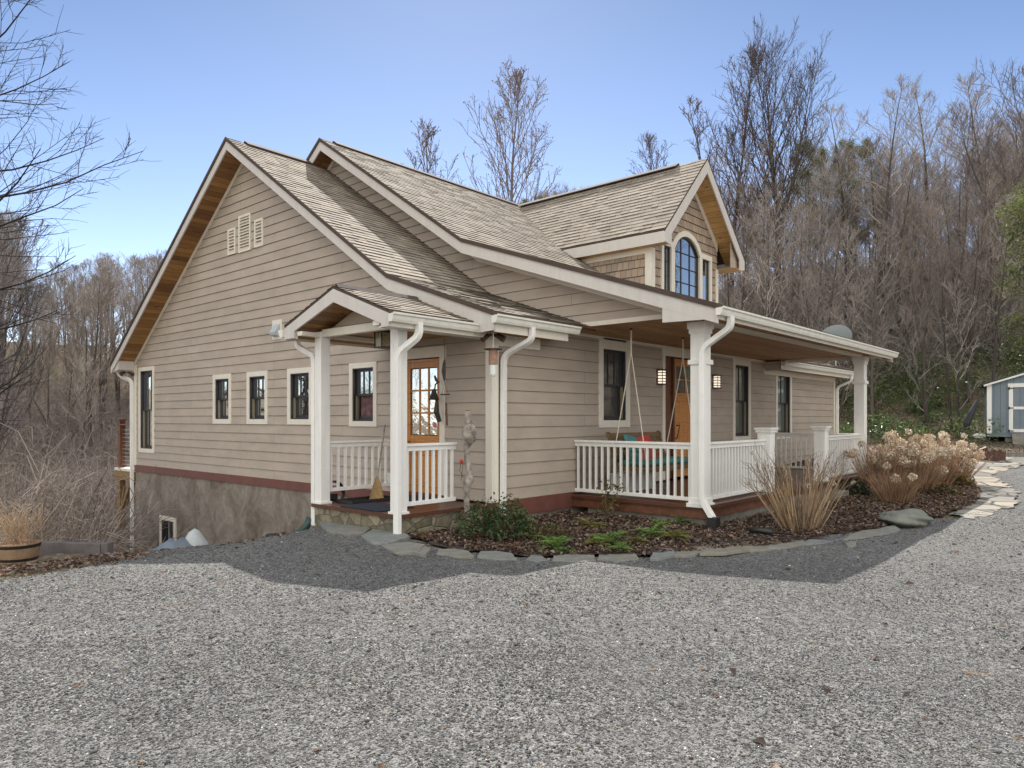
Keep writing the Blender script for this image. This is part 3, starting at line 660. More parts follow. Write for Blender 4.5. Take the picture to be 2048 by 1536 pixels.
    for i in range(13):
        t=tm-2*tm*i/12; pts.append(WD(7.88+(rr-.03)*math.sin(t)*.97,cz+(rr-.03)*math.cos(t),-.03))
    g.prism(pts,(0,.006,0)); g.build('pane',M['glass'],w)
    cap((XM,y_f+.75,ZD+.02),(XM,6.3,ZD+.02),parent=D)
dormer()
# ---- porches
def column(x0,x1,y0,y1,z0,z1,fancy=True,parent=house,name='column'):
    c=empty(name); c.parent=parent; b=MB(); b.box(x0,x1,y0,y1,z0,z1); b.build('shaft',M['white'],c,bevel=.006)
    if fancy:
        t=MB(); e=.035; t.box(x0-e,x1+e,y0-e,y1+e,z1-.10,z1); t.box(x0-e*.5,x1+e*.5,y0-e*.5,y1+e*.5,z1-.17,z1-.10); t.build('capital',M['white'],c,bevel=.004)
        t=MB(); t.box(x0-.028,x1+.028,y0-.028,y1+.028,z1-.62,z1-.55); t.build('collar',M['white'],c,bevel=.004)
        t=MB(); e=.045; t.box(x0-e,x1+e,y0-e,y1+e,z0,z0+.06); t.box(x0-e*.5,x1+e*.5,y0-e*.5,y1+e*.5,z0+.06,z0+.13); t.build('plinth',M['white'],c,bevel=.005)
    return c
column(1.93,2.14,-2.39,-2.17,.30,3.0); column(9.84,10.06,-2.39,-2.17,.30,3.0)
def newel(x0,x1):
    n=empty('newel_post'); n.parent=house; b=MB(); b.box(x0,x1,-2.39,-2.17,.30,1.36); b.build('shaft',M['white'],n,bevel=.005)
    b=MB(); b.box(x0-.045,x1+.045,-2.435,-2.125,1.40,1.435); b.box(x0-.025,x1+.025,-2.415,-2.145,1.35,1.40); b.build('post_cap',M['white'],n,bevel=.005)
newel(4.36,4.58); newel(7.16,7.38)
def railing(p0,p1,ztop,zbot,n,name='railing',parent=house,end=.0):
    r=empty(name); r.parent=parent; p0=Vector(p0);p1=Vector(p1); d=(p1-p0).normalized(); b=MB()
    def bar(w,za,zb):
        s=Vector((-d.y,d.x,0))*w/2; b.prism([tuple(p0-s+Vector((0,0,za))),tuple(p1-s+Vector((0,0,za))),tuple(p1+s+Vector((0,0,za))),tuple(p0+s+Vector((0,0,za)))],(0,0,zb-za))
    bar(.10,ztop-.035,ztop); bar(.045,ztop-.10,ztop-.036); b.build('top_rail',M['white'],r,bevel=.004); b=MB(); bar(.05,zbot,zbot+.055); b.build('bottom_rail',M['white'],r,bevel=.004)
    first=None
    for i in range(n):
        q=p0+d*((p1-p0).length*(i+.5)/n)
        if first is None:
            m=MB(); m.box(-.017,.017,-.017,.017,zbot+.055,ztop-.10); first=m.build('baluster',M['white'],r); o=first
        else: o=first.copy(); COL.objects.link(o)
        o.location=(q.x,q.y,0); o.rotation_euler=(0,0,math.atan2(d.y,d.x))
railing((2.03,-.02,0),(2.03,-2.17,0),1.235,.375,18,'side_railing'); railing((2.14,-2.28,0),(4.36,-2.28,0),1.24,.375,20,'front_railing'); railing((7.38,-2.28,0),(9.84,-2.28,0),1.24,.375,21,'front_railing')
railing((10.0,-2.17,0),(10.0,-.02,0),1.24,.375,18,'side_railing')
fl=MB(); fl.box(1.90,10.15,-2.46,-.01,.27,.335); fl.build('porch_floor',M['deckboard'],house)
fl=MB(); fl.box(1.93,10.12,-2.42,-2.38,.14,.27); fl.box(1.93,1.97,-2.38,-.02,.14,.27); fl.build('porch_rim',M['darkwood'],house)
fl=MB(); fl.box(1.99,10.05,-2.36,-.3,-.3,.15); fl.build('porch_footing',M['concrete'],house)
st=MB(); st.box(4.6,7.14,-2.85,-2.44,.0,.19); st.build('porch_step',M['slate'],house)
# ceiling fixtures / wall lamps
def sconce(x):
    L=empty('wall_lamp',(x,0,2.40)); L.parent=house; b=MB(); b.box(-.09,.09,-.03,.0,-.15,.15); b.build('back_plate',M['brownmetal'],L)
    b=MB(); b.box(-.065,.065,-.12,-.03,-.12,.12); b.build('lamp_glass',M['lampglow'],L)
    b=MB(); b.box(-.095,.095,-.15,-.0,.13,.15); b.box(-.095,.095,-.15,-.0,-.15,-.13)
    for z in (-.085,-.03,.03,.085): b.box(-.09,.09,-.145,-.025,z-.008,z+.008)
    b.box(-.09,-.08,-.14,-.13,-.13,.13); b.build('lamp_cage',M['brownmetal'],L)
sconce(4.80); sconce(7.22)
# ---- side entry porch
EZ=.335
fl=MB(); fl.box(-1.66,-.02,.10,2.12,EZ-.05,EZ); fl.build('entry_floor',M['deckboard'],house)
fl=MB(); fl.box(-1.62,-.02,.13,2.09,-1.2,EZ-.05); fl.build('entry_base',M['rubble'],house)
column(-1.63,-1.47,1.91,2.07,EZ,2.87,False); column(-1.63,-1.47,.16,.32,EZ,2.87,False)
b=MB(); b.box(-1.65,-1.45,1.89,2.09,EZ,EZ+.03); b.box(-1.65,-1.45,.14,.34,EZ,EZ+.03); b.build('post_shoe',M['white'],house)
railing((-1.47,1.99,0),(-.30,1.99,0),1.255,.50,9,'entry_railing'); railing((-1.47,.24,0),(-.52,.24,0),1.255,.42,8,'entry_railing')
RE=[(-.06,2.955),(1.13,3.40),(2.36,2.955)]
def entry():
    E_=empty('entry_roof'); E_.parent=house; x0=-1.96
    r=MB()
    for a,b,f in ((RE[0],RE[1],0),(RE[2],RE[1],1)):
        slope(r,x0,0.0,a,b)
    r.build('roof',M['shingle'],E_)
    d=MB(); d.prism([(x0+.004,y,z-.006) for y,z in RE]+[(x0+.004,y,z-.045) for y,z in RE[::-1]],(1.95,0,0)); d.build('drip_edge',M['drip'],E_)
    f=MB()
    f.prism([(x0+.002,y,z-.04) for y,z in RE]+[(x0+.002,2.36,2.76),(x0+.002,2.10,2.76),(x0+.002,2.10,2.86),(x0+.002,1.13,3.18),(x0+.002,.10,2.80),(x0+.002,.10,2.75),(x0+.002,-.06,2.75)],(.03,0,0)); f.build('rake_board',M['fascia'],E_)
    f=MB(); f.prism([(x0+.6,2.16,2.79),(x0+.6,2.16,2.95),(x0+.6,1.13,3.28),(x0+.6,.1,2.9),(x0+.6,.1,2.8),(x0+.6,.2,2.8),(x0+.6,1.13,3.18),(x0+.6,1.9,2.90),(x0+.6,1.9,2.79)],(.03,0,0)); f.build('inner_rafter',M['trim'],E_)
    s=MB()
    for a,b in ((RE[0],RE[1]),(RE[2],RE[1])):
        L=math.hypot(b[0]-a[0],b[1]-a[1]); s.face([(x0+.03,a[0],a[1]-.17),(0,a[0],a[1]-.17),(0,b[0],b[1]-.2),(x0+.03,b[0],b[1]-.2)],[(0,0),(1.9,0),(1.9,L),(0,L)])
    s.build('soffit',M['soffit'],E_)
    c=MB(); c.face([(x0+.5,.02,2.86),(0,.02,2.86),(0,2.25,2.86),(x0+.5,2.25,2.86)],[(0,0),(1.5,0),(1.5,2.2),(0,2.2)]); c.build('entry_ceiling',M['ceiling'],E_)
    b=MB(); b.box(x0+.03,-.03,1.93,2.05,2.79,2.85); b.box(x0+.03,-.03,.17,.30,2.79,2.85); b.box(-1.60,-1.50,.30,1.93,2.79,2.90); b.build('beam',M['trim'],E_)
    b=MB(); b.prism([(-1.49,.25,2.86),(-1.49,2.0,2.86),(-1.49,1.13,3.2)],(.02,0,0)); b.build('gable_panel',M['siding'],E_)
    b=MB(); b.box(x0+.03,-.03,-.075,-.05,2.75,2.91); b.build('eave_fascia',M['trim'],E_); b=MB(); b.box(x0+.03,-.03,2.35,2.375,2.75,2.91); b.build('eave_fascia',M['trim'],E_)
    b=MB(); b.box(x0+.03,-.03,-.05,.17,2.752,2.77); b.build('eave_soffit',M['trim'],E_)
    # left box end
    b=MB(); b.box(x0+.03,x0+.07,2.1,2.35,2.755,2.89); b.build('eave_return',M['trim'],E_)
    gutter(x0-.02,-.32,-.075,2.92,E_)
    mb=MB(); pr=[(0,-.11),(.07,-.11),(.09,-.06),(.11,-.03),(.11,0),(0,0)]; mb.prism([(x0-.02,2.375+a,2.90+b) for a,b in pr],(1.9,0,0)); mb.build('gutter',M['gutter'],E_)
    spout([(-1.52,-.13,2.83),(-1.52,-.13,2.66),(-1.67,.07,2.46),(-1.69,.10,2.36),(-1.69,.10,.06)],.075,.085,E_)
    spout([(-1.70,2.42,2.8),(-1.70,2.42,2.68),(-1.62,2.14,2.54),(-1.60,2.13,2.46),(-1.60,2.13,.0)],.06,.08,E_)
    L=empty('porch_lamp',(-1.2,1.02,2.70)); L.parent=E_; b=MB(); b.box(-.10,.10,-.10,.10,.12,.155); b.box(-.085,.085,-.085,.085,-.10,-.085)
    for sx in (-.085,.072):
        for sy in (-.085,.072): b.box(sx,sx+.013,sy,sy+.013,-.1,.12)
    b.build('lamp_frame',M['black'],L); b=MB(); b.box(-.07,.07,-.07,.07,-.085,.12); b.build('lamp_glass',M['lampglass'],L)
    cap((x0+.05,1.13,3.41),(0,1.13,3.41),'ridge_cap',E_,.1)
entry()
b=MB(); b.wbox(G,2.24,2.38,.46,.68,0,.06); b.build('outlet_cover',M['whiteplastic'],house,bevel=.01)
# ---- back deck seen past the corner
def deck():
    D=empty('back_deck'); D.parent=house
    for x in (0.02,2.4,4.8):
        b=MB(); b.box(x,x+.14,14.0,14.14,-5,.17); b.build('support_post',M['deckwood'],D)
        b=MB(); b.box(x,x+.14,14.0,14.14,.24,1.53); b.build('rail_post',M['darkwood'],D); b=MB(); b.box(x-.03,x+.17,13.97,14.17,1.53,1.57); b.build('post_cap',M['darkwood'],D)
    b=MB(); b.box(-.06,8,12.9,14.16,.17,.235); b.build('deck_floor',M['trim'],D)
    b=MB(); b.box(-.04,.02,12.9,14.14,-.08,.168); b.box(-.04,8,14.14,14.18,-.08,.168); b.build('rim_joist',M['deckwood'],D)
    b=MB(); b.sweep([(.09,14.0,-1.0),(.09,13.3,-.1)],.09,.14,up=(1,0,0)); b.build('knee_brace',M['deckwood'],D)
    b=MB(); b.sweep([(.14,14.07,-1.0),(.9,14.07,-.1)],.09,.14,up=(0,1,0)); b.build('knee_brace',M['deckwood'],D)
    b=MB(); b.box(-.01,.13,12.9,14.0,1.40,1.435); b.build('hand_rail',M['darkwood'],D)
    for i in range(10):
        c=MB(); z=.33+i*.105; c.sweep([(.09,12.9,z),(.09,14.0,z)],.006,n=5); c.build('rail_cable',M['steel'],D)
deck()
# ================================================================== TERRAIN
def sstep(a,b,x):
    t=np.clip((x-a)/(b-a),0,1); return t*t*(3-2*t)
def H(x,y):
    x=np.asarray(x,float); y=np.asarray(y,float)
    z=np.zeros_like(x+y)
    ys=np.interp(x,[-30,-8,-4.9,-4.5,-3.81,-3.37,-2.78,-1.9,-1.5,0],[22,9.5,5.2,4.6,2.97,2.02,1.35,1.8,2.1,2.1]); yg=np.where(x<-2.9,1.2,ys)
    z-= .12*np.clip(y-yg,0,np.maximum(ys-yg,0))
    fall=np.where(x>16.5,0,1.0)*sstep(30,16.5,x)
    d=np.clip(y-ys,0,None); z-= fall*np.minimum(.45*d,2.3+np.clip(d-5,0,12)*.14)
    z+= .07*np.exp(-((x+2.6)**2+(y-.6)**2)/1.6)+.09*np.exp(-((x+3.8)**2+(y+2.0)**2)/2.2)
    # rise towards the shed
    D=(x-CAM[0])*FW[0]+(y-CAM[1])*FW[1]; L=(x-CAM[0])*RT[0]+(y-CAM[1])*RT[1]; u=L/np.maximum(D,1)
    r=np.hypot(x-CAM[0],y-CAM[1]); az=np.degrees(np.arctan2(y-CAM[1],x-CAM[0]))
    right=sstep(.05,.45,u)*(D>0)
    z+= right*np.clip(D-13,0,17)*.05
    w=sstep(22,38,az); w2=sstep(50,68,az)
    r0=36+w*8; sl=.50-.14*w-.08*w2; cap=19-4.0*w+1.5*w2
    hill=cap*(1-np.exp(-np.clip(r-r0,0,None)*sl/cap)); hill*=((az>-50)&(az<150))
    z+= hill*sstep(-50,-25,az)*(1-sstep(110,150,az))
    return z
def wobble(x,y,a=.03): return a*(np.sin(x*1.7+y*.6)+np.sin(y*2.3-x*.9)+.6*np.sin(x*4.1+1)*np.sin(y*3.7))
def axis(lo,hi,f0,f1,step):
    a=[f0]; s=step
    while a[0]>lo: s*=1.12; a.insert(0,a[0]-s)
    m=list(np.arange(f0+step,f1,step)); a+=m; s=step
    while a[-1]<hi: s*=1.12; s=min(s,3.0); a.append(a[-1]+s)
    return np.array(a)
gx=axis(-150,190,-9,14,.2); gy=axis(-150,190,-8,15,.2)
X,Y=np.meshgrid(gx,gy); Z=H(X,Y)-.012+np.where((X>-9)&(Y>3),wobble(X,Y,.05),wobble(X,Y,.012))
# keep the earth under the porches low
V=np.stack([X.ravel(),Y.ravel(),Z.ravel()],1); nx=len(gx); ny=len(gy)
i,j=np.meshgrid(np.arange(nx-1),np.arange(ny-1)); b0=(j*nx+i).ravel(); F=np.stack([b0,b0+1,b0+nx+1,b0+nx],1)
tag(np_mesh('ground',V,F,M['ground'],smooth=True),kind='structure')
def inpoly(px,py,poly):
    px=np.asarray(px);py=np.asarray(py); c=np.zeros(px.shape,bool); n=len(poly)
    for k in range(n):
        (x0,y0),(x1,y1)=poly[k],poly[(k+1)%n]
        cond=((y0>py)!=(y1>py)); xx=(x1-x0)*(py-y0)/((y1-y0) if y1!=y0 else 1e-9)+x0
        c^=cond&(px<xx)
    return c
def sheet(name,poly,mat,dz,step=.12,wob=.012,kind='structure',jit=0.0):
    xs=[p[0] for p in poly]; ys=[p[1] for p in poly]
    gx=np.arange(min(xs)-step,max(xs)+step*2,step); gy=np.arange(min(ys)-step,max(ys)+step*2,step); X,Y=np.meshgrid(gx,gy)
    Xj=X+RNG.uniform(-.3,.3,X.shape)*step; Yj=Y+RNG.uniform(-.3,.3,X.shape)*step
    Z=H(Xj,Yj)+dz+wobble(Xj,Yj,wob)
    nx=len(gx); i,j=np.meshgrid(np.arange(nx-1),np.arange(len(gy)-1)); b0=(j*nx+i).ravel(); F=np.stack([b0,b0+1,b0+nx+1,b0+nx],1)
    V=np.stack([Xj.ravel(),Yj.ravel(),Z.ravel()],1); c=V[F].mean(1); F=F[inpoly(c[:,0],c[:,1],poly)]
    used,inv=np.unique(F,return_inverse=True); return tag(np_mesh(name,V[used],inv.reshape(-1,4),mat,smooth=True),kind=kind)
DRIVE=[(-12,-14),(20,-14),(21.5,-8.5),(19.0,-5.2),(16.2,-4.7),(12.7,-4.15),(9.6,-5.0),(8.0,-5.15),(5.6,-5.0),(4.9,-4.5),(1.2,-3.8),(-1.0,-2.6),(-1.9,-1.0),(-1.5,.5),(-1.4,2.3),(-2.2,2.6),(-3.2,2.8),(-4.0,2.0),(-5.0,1.4),(-5.6,1.3),(-7.5,1.9),(-12,2.6)]
sheet('gravel_driveway',DRIVE,M['gravel'],.012,.15)
BED=[(-1.55,.05),(-1.7,-1.0),(-1.35,-2.1),(-.3,-2.95),(1.1,-3.75),(3.4,-4.3),(4.9,-4.4),(5.6,-4.75),(7.7,-4.85),(9.5,-4.7),(12.4,-3.9),(15.8,-2.6),(15.5,.0),(10.2,.0),(10.2,-2.5),(1.9,-2.5),(1.95,.2),(0,.2),(-.05,.12)]
sheet('mulch_bed',BED,M['mulch'],.026,.12,.008)
PATIO=[(5.3,-5.2),(5.9,-4.75),(8.2,-4.8),(9.9,-4.6),(12.6,-3.75),(15.5,-2.7),(18.6,-1.9),(19.6,-5.2),(17.2,-4.9),(13.0,-4.4),(9.9,-5.25),(8.1,-5.4)]
sheet('flagstone_path',PATIO,M['paving'],.03,.12,.004)
# ================================================================== SCATTERED STUFF
def octa(n,rng):
    "n random flattened stones -> V (n*6,3) F (n*8,3) unit size"
    base=np.array([(1,0,0),(-1,0,0),(0,1,0),(0,-1,0),(0,0,1),(0,0,-1)],float)
    fc=np.array([(0,2,4),(2,1,4),(1,3,4),(3,0,4),(2,0,5),(1,2,5),(3,1,5),(0,3,5)])
    V=base[None]*rng.uniform(.6,1.25,(n,6,1))+rng.normal(0,.12,(n,6,3)); V[:,:,2]*=.62
    a=rng.uniform(0,6.28,n); c,s=np.cos(a),np.sin(a); x=V[:,:,0]*c[:,None]-V[:,:,1]*s[:,None]; y=V[:,:,0]*s[:,None]+V[:,:,1]*c[:,None]
    V=np.stack([x,y*rng.uniform(.55,1,(n,1)),V[:,:,2]],2); F=(fc[None]+6*np.arange(n)[:,None,None]).reshape(-1,3); return V,F
def scatter_stones():
    rng=np.random.default_rng(3); P=[];S=[]
    for (d0,d1,dens,smin,smax) in ((2.9,5.0,2700,.0045,.0095),(5.0,7.5,1100,.005,.011),(7.5,13,230,.006,.014)):
        A=.74*(d1*d1-d0*d0); n=int(A*dens); D=np.sqrt(rng.uniform(d0*d0,d1*d1,n)); u=rng.uniform(-.74,.74,n)
        x=CAM[0]+D*(FW[0]+u*RT[0]); y=CAM[1]+D*(FW[1]+u*RT[1]); s=rng.uniform(smin,smax,n)*np.where(rng.random(n)<.03,rng.uniform(1.2,2.4,n),1)
        P.append(np.stack([x,y],1));S.append(s)
    P=np.concatenate(P);S=np.concatenate(S); k=inpoly(P[:,0],P[:,1],DRIVE); P=P[k];S=S[k]; n=len(P)
    V,F=octa(n,rng); V=V*S[:,None,None]; z=H(P[:,0],P[:,1])+.012+wobble(P[:,0],P[:,1],.012)+S*.25
    V+=np.stack([P[:,0],P[:,1],z],1)[:,None,:]
    g=np.clip(rng.lognormal(-1.88,.46,n),.05,.52); tk=np.abs(((P[:,0]*.55-P[:,1]*.83)+40)%1.75-.875); patch=(.78+.22*(np.sin(P[:,0]*.9+2)*np.sin(P[:,1]*1.1)+1)/2)*(.80+.24*np.clip(tk/.5,0,1))*(1+.12*np.sin(P[:,0]*2.7+np.sin(P[:,1]*1.9)*2)); g*=patch
    tint=np.stack([g*.96,g*.95,g*.925],1); br=rng.random(n)<.015; tint[br]=np.array([.24,.13,.06]); wh=rng.random(n)<.006; tint[wh]=np.array([.75,.74,.70])
    return tag(np_mesh('loose_gravel',V.reshape(-1,3),F,M['stones'],col=np.repeat(tint,6,0)),kind='stuff')
scatter_stones()
def leaf_quads(P,size,rng,tilt=.5,aspect=.55,curl=.25,dirs=None):
    "two-triangle folded leaves at points P; returns V (n*4,3), F (n*2,3)"
    n=len(P); a=rng.uniform(0,6.28,n)
    ax=np.stack([np.cos(a),np.sin(a),rng.normal(0,tilt,n)],1) if dirs is None else dirs
    ax/=np.linalg.norm(ax,axis=1)[:,None]; up=np.stack([rng.normal(0,tilt,n),rng.normal(0,tilt,n),np.ones(n)],1)
    sd=np.cross(ax,up); sd/=np.linalg.norm(sd,axis=1)[:,None]+1e-9; nr=np.cross(sd,ax); s=size[:,None]
    p0=P-ax*s*.5; p1=P+sd*s*aspect*.5+nr*s*curl*.5; p2=P+ax*s*.5; p3=P-sd*s*aspect*.5+nr*s*curl*.5
    V=np.stack([p0,p1,p2,p3],1).reshape(-1,3); b=4*np.arange(n)[:,None]; F=np.concatenate([b+[0,1,2],b+[0,2,3]],0); return V,F
def pts_in(poly,n,rng):
    xs=[p[0] for p in poly]; ys=[p[1] for p in poly]; x=rng.uniform(min(xs),max(xs),n*3); y=rng.uniform(min(ys),max(ys),n*3); k=inpoly(x,y,poly); return x[k][:n],y[k][:n]
def fallen():
    rng=np.random.default_rng(5); x,y=pts_in(BED,34000,rng); z=H(x,y)+.035+wobble(x,y,.01)+rng.random(len(x))*.035
    # litter around the edges of the gravel and on the slope by the shed
    u=rng.uniform(.3,.75,9000); D=rng.uniform(17,31,9000); x2=CAM[0]+D*(FW[0]+u*RT[0]); y2=CAM[1]+D*(FW[1]+u*RT[1]); k=~inpoly(x2,y2,DRIVE)&~inpoly(x2,y2,PATIO); x2,y2=x2[k],y2[k]; z2=H(x2,y2)+.02
    x3=rng.uniform(-8,-2.4,3500); y3=rng.normal(2.6,.8,3500)+np.clip(-x3-4,0,5)*.3; k=(y3>1.25); x3,y3=x3[k],y3[k]; z3=H(x3,y3)+.015
    x4,y4=pts_in(DRIVE,500,rng); z4=H(x4,y4)+.02
    P=np.stack([np.concatenate([x,x2,x3,x4]),np.concatenate([y,y2,y3,y4]),np.concatenate([z,z2,z3,z4])],1); n=len(P)
    V,F=leaf_quads(P,rng.uniform(.035,.085,n)*np.where(np.arange(n)>=len(x),1.1,1),rng,.45,.55,.5)
    c0=np.array([(.13,.085,.065),(.20,.145,.12),(.07,.045,.035),(.27,.21,.175),(.17,.10,.055)])[rng.integers(0,5,n)]*rng.uniform(.7,1.15,(n,1))
    tag(np_mesh('fallen_leaves',V,F,M['dryleaf'],col=np.repeat(c0,4,0)),kind='stuff')
fallen()
# ================================================================== TREES
def segs_mesh(S,k=3):
    "S: list of (p0,p1,r0,r1) -> V,F"
    S=np.array([(*a,*b,r,q) for a,b,r,q in S],float); P0=S[:,:3];P1=S[:,3:6];R0=S[:,6];R1=S[:,7]
    d=P1-P0; d/=np.linalg.norm(d,axis=1)[:,None]+1e-9; h=np.where(np.abs(d[:,2:3])>.9,np.array([[1.,0,0]]),np.array([[0,0,1.]])); a=np.cross(d,h); a/=np.linalg.norm(a,axis=1)[:,None]+1e-9; b=np.cross(d,a)
    n=len(S); V=np.zeros((n,2*k,3))
    for i in range(k):
        t=2*math.pi*i/k; o=a*math.cos(t)+b*math.sin(t); V[:,i]=P0+o*R0[:,None]; V[:,k+i]=P1+o*R1[:,None]
    f=np.array([(i,(i+1)%k,k+(i+1)%k,k+i) for i in range(k)]); F=(f[None]+2*k*np.arange(n)[:,None,None]).reshape(-1,4); return V.reshape(-1,3),F
def nrm(v): return v/ (np.linalg.norm(v)+1e-9)
def grow_tree(seed,Ht,cb,spread,nb,asc=.75,sub=7,tw=4,r0=None,droop=0.0,tr=.011,lean=0.0,ppow=.8,fork=0):
    """bare tree: cb crown base fraction, spread crown radius, asc branch steepness; returns trunk segs, crown segs, twig tips"""
    g=np.random.default_rng(seed); r0=r0 or Ht*.011; T=[];C=[];tips=[]
    def path(p,d,L,n,r,rend,curv,jit,out):
        pts=[p]; st=L/n
        for i in range(n):
            d=nrm(d+np.array([0,0,curv])+g.normal(0,jit,3)); q=pts[-1]+d*st
            a=r+(rend-r)*i/n; b=r+(rend-r)*(i+1)/n; out.append((pts[-1],q,a,b)); pts.append(q)
        return pts,d
    stems=[(np.zeros(3),np.array([lean,lean*.4,1.0]),Ht,r0)]
    for k in range(fork):
        a=g.uniform(0,6.28); stems.append((np.array([0,0,Ht*(cb*.8+.05*k)]),np.array([math.cos(a)*.5,math.sin(a)*.5,1.]),Ht*(.85-cb*.8),r0*.6))
    for si,(p,d,L,r) in enumerate(stems):
        tp,_=path(p,nrm(d),L,14,r,.012,.05 if si else .0,.035,T)
        m=nb if si==0 else nb//2
        for i in range(m):
            t=(cb if si==0 else .2)+(1-(cb if si==0 else .2))*((i+g.random()*.8)/m)**.9
            k=t*14; j=min(13,int(k)); P=tp[j]+(tp[j+1]-tp[j])*(k-j); az=i*2.4+g.normal(0,.35)
            c=(t-cb)/(1-cb) if si==0 else t; prof=max(.08,math.sin(math.pi*min(1,max(.0,c*.82+.16)))**ppow)
            Lb=spread*prof*g.uniform(.75,1.15)*(1 if si==0 else .7)/max(.5,math.cos(asc*.8)); el=asc*g.uniform(.75,1.2)+.25*c
            D=np.array([math.cos(az)*math.cos(el),math.sin(az)*math.cos(el),math.sin(el)]); rb=max(.014,r*(1-t)*.42+.008)
            bp,_=path(P,D,Lb,6,rb,.008,.10-droop,.09,C)
            for s in range(sub):
                f=.22+.76*(s+g.random()*.6)/sub; kk=f*6; jj=min(5,int(kk)); Q=bp[jj]+(bp[jj+1]-bp[jj])*(kk-jj); bd=nrm(bp[jj+1]-bp[jj])
                sd=nrm(bd+nrm(np.cross(bd,g.normal(0,1,3)))*g.uniform(.6,1.0)+np.array([0,0,.15])); Ls=Lb*(1.05-f)*.55*g.uniform(.7,1.2)+.18
                sp,_=path(Q,sd,Ls,3,max(tr,rb*.4*(1-f)+tr*.6),tr*.8,.10-droop*.6,.13,C)
                for w in range(tw):
                    ff=.2+.8*(w+g.random()*.5)/tw; k3=ff*3; j3=min(2,int(k3)); W=sp[j3]+(sp[j3+1]-sp[j3])*(k3-j3); wd0=nrm(sp[j3+1]-sp[j3])
                    wd=nrm(wd0+nrm(np.cross(wd0,g.normal(0,1,3)))*g.uniform(.5,1.1)+np.array([0,0,.08])); wp,_=path(W,wd,g.uniform(.25,.6)*(.5+Ls*.35),2,tr*.85,tr*.45,.08,.16,C); tips.append(wp[-1])
    return T,C,np.array(tips)
HT={}
def tree_proto(name,label,cat,grp,seed,bark,twig,pods=None,needles=None,rough=.25,**k):
    T,C,tips=grow_tree(seed,**k); root=thing(name,label,cat,(0,0,0),0,grp); g=np.random.default_rng(seed+99)
    V,F=segs_mesh(T,6); c=np.array(bark)*g.uniform(1-rough,1+rough,(len(V),1)); np_mesh('trunk',V,F,M['bark'],root,c)
    V,F=segs_mesh(C,3); n=len(C); c=np.array(twig)*np.repeat(g.uniform(.6,1.35,(n,1)),6,0); 
    np_mesh('crown',V,F,M['twigs'],root,c)
    HT[root.name]=float(V[:,2].max())
    if pods is not None:
        s=g.choice(len(tips),int(len(tips)*pods),replace=False); P=tips[s]; V,F=octa(len(P),g); V=V*np.array([.035,.035,.075]); V+=P[:,None,:]; np_mesh('seed_pods',V.reshape(-1,3),F,M['twigs'],root,np.tile([[.20,.13,.10]],(len(P)*6,1)))['kind']='stuff'
    if needles is not None:
        nn,sz,col=needles; idx=g.integers(0,len(tips),nn); P=tips[idx]+g.normal(0,.16,(nn,3)); V,F=leaf_quads(P,g.uniform(.6,1.3,nn)*sz,g,.7,.28,.1); cc=np.array(col)*g.uniform(.5,1.5,(nn,1)); np_mesh('foliage',V,F,M['leaves'],root,np.repeat(cc,4,0))
    return root
used=set()
PN={}
def place(proto,px,D,top_y=None,Hn=None,rz=None,label=None,name=None,group=None,sink=.15,sxy=1.0,xy=None,cat=None):
    "stand a copy of proto on the ground; scale so its top reaches photo row top_y (Hn = proto height)"
    x,y=xy if xy else at(px,D); z=float(H(x,y))
    PN.setdefault(id(proto),proto.name)
    if proto in used: o=copy_tree(proto)
    else: o=proto; used.add(proto)
    s=1.0
    if top_y is not None:
        zt=1.6+(836-top_y)*D/FPX; s=max(.15,(zt-z)/HT[PN[id(proto)]])
    o.location=(x,y,z-sink); o.rotation_euler=(0,0,rz if rz is not None else random.uniform(0,6.28)); o.scale=(s*sxy,s*sxy,s)
    if label: o['label']=label
    if group: o['group']=group
    elif group is None and 'group' in o and label: del o['group']
    if name: o.name=name
    if cat: o['category']=cat
    return o
GR='bare trees crowding the wooded hillside right of the house'; GL='bare trees of the wood beyond the left side of the house'; GC='bare treetops showing over the house roof'
LR='slender bare grey tree in the wood on the right hillside'; LL='slender bare grey-brown tree in the wood left of the house'; LC='small bare treetop showing just above the house roof line'
BK=(.10,.083,.072); TW=(.255,.21,.18); TW2=(.34,.295,.265)
H1=13
P=[tree_proto('bare_tree',LR,'tree',GR,20+i,BK,TW if i%2 else TW2,Ht=H1,cb=.34+.06*(i%3),spread=2.7+.35*(i%4),nb=24,asc=.55+.13*(i%3),sub=8,tw=5,tr=.0095,fork=i%2) for i in range(5)]
Q=[tree_proto('sapling',LR,'tree','saplings on the right hillside',60+i,BK,TW2,Ht=6,cb=.15,spread=1.5,nb=14,asc=.8,sub=5,tw=4,tr=.009,r0=.05,lean=.2*(i-1)) for i in range(3)]
for o in Q: o['label']='thin pale leaning sapling on the right hillside'
random.seed(21)
# ---- feature trees
poplar=tree_proto('poplar_tree','tall narrow bare tree with upswept limbs and seed pods rising behind the roof valley','tree',None,5,(.17,.14,.13),(.25,.20,.185),pods=.4,Ht=18,cb=.22,spread=4.3,nb=46,asc=.85,sub=8,tw=4,tr=.014,ppow=.75,r0=.22)
place(poplar,1018,36,140,18,rz=1.0)
pop2=tree_proto('poplar_tree','slim bare twin stems left of the tall narrow tree behind the roof','tree',None,8,(.17,.14,.13),(.25,.20,.185),pods=.35,Ht=15,cb=.3,spread=2.4,nb=28,asc=.95,sub=7,tw=3,tr=.014,fork=2)
place(pop2,868,38,218,15,rz=.5)
big=tree_proto('bare_tree','tallest bare tree with a broad oval crown standing right of the dormer','tree',None,9,(.085,.07,.065),(.13,.10,.09),Ht=20,cb=.30,spread=5.6,nb=52,asc=.95,sub=8,tw=5,tr=.013,ppow=.5,fork=2,r0=.30)
place(big,1545,46,38,20,rz=2.2)
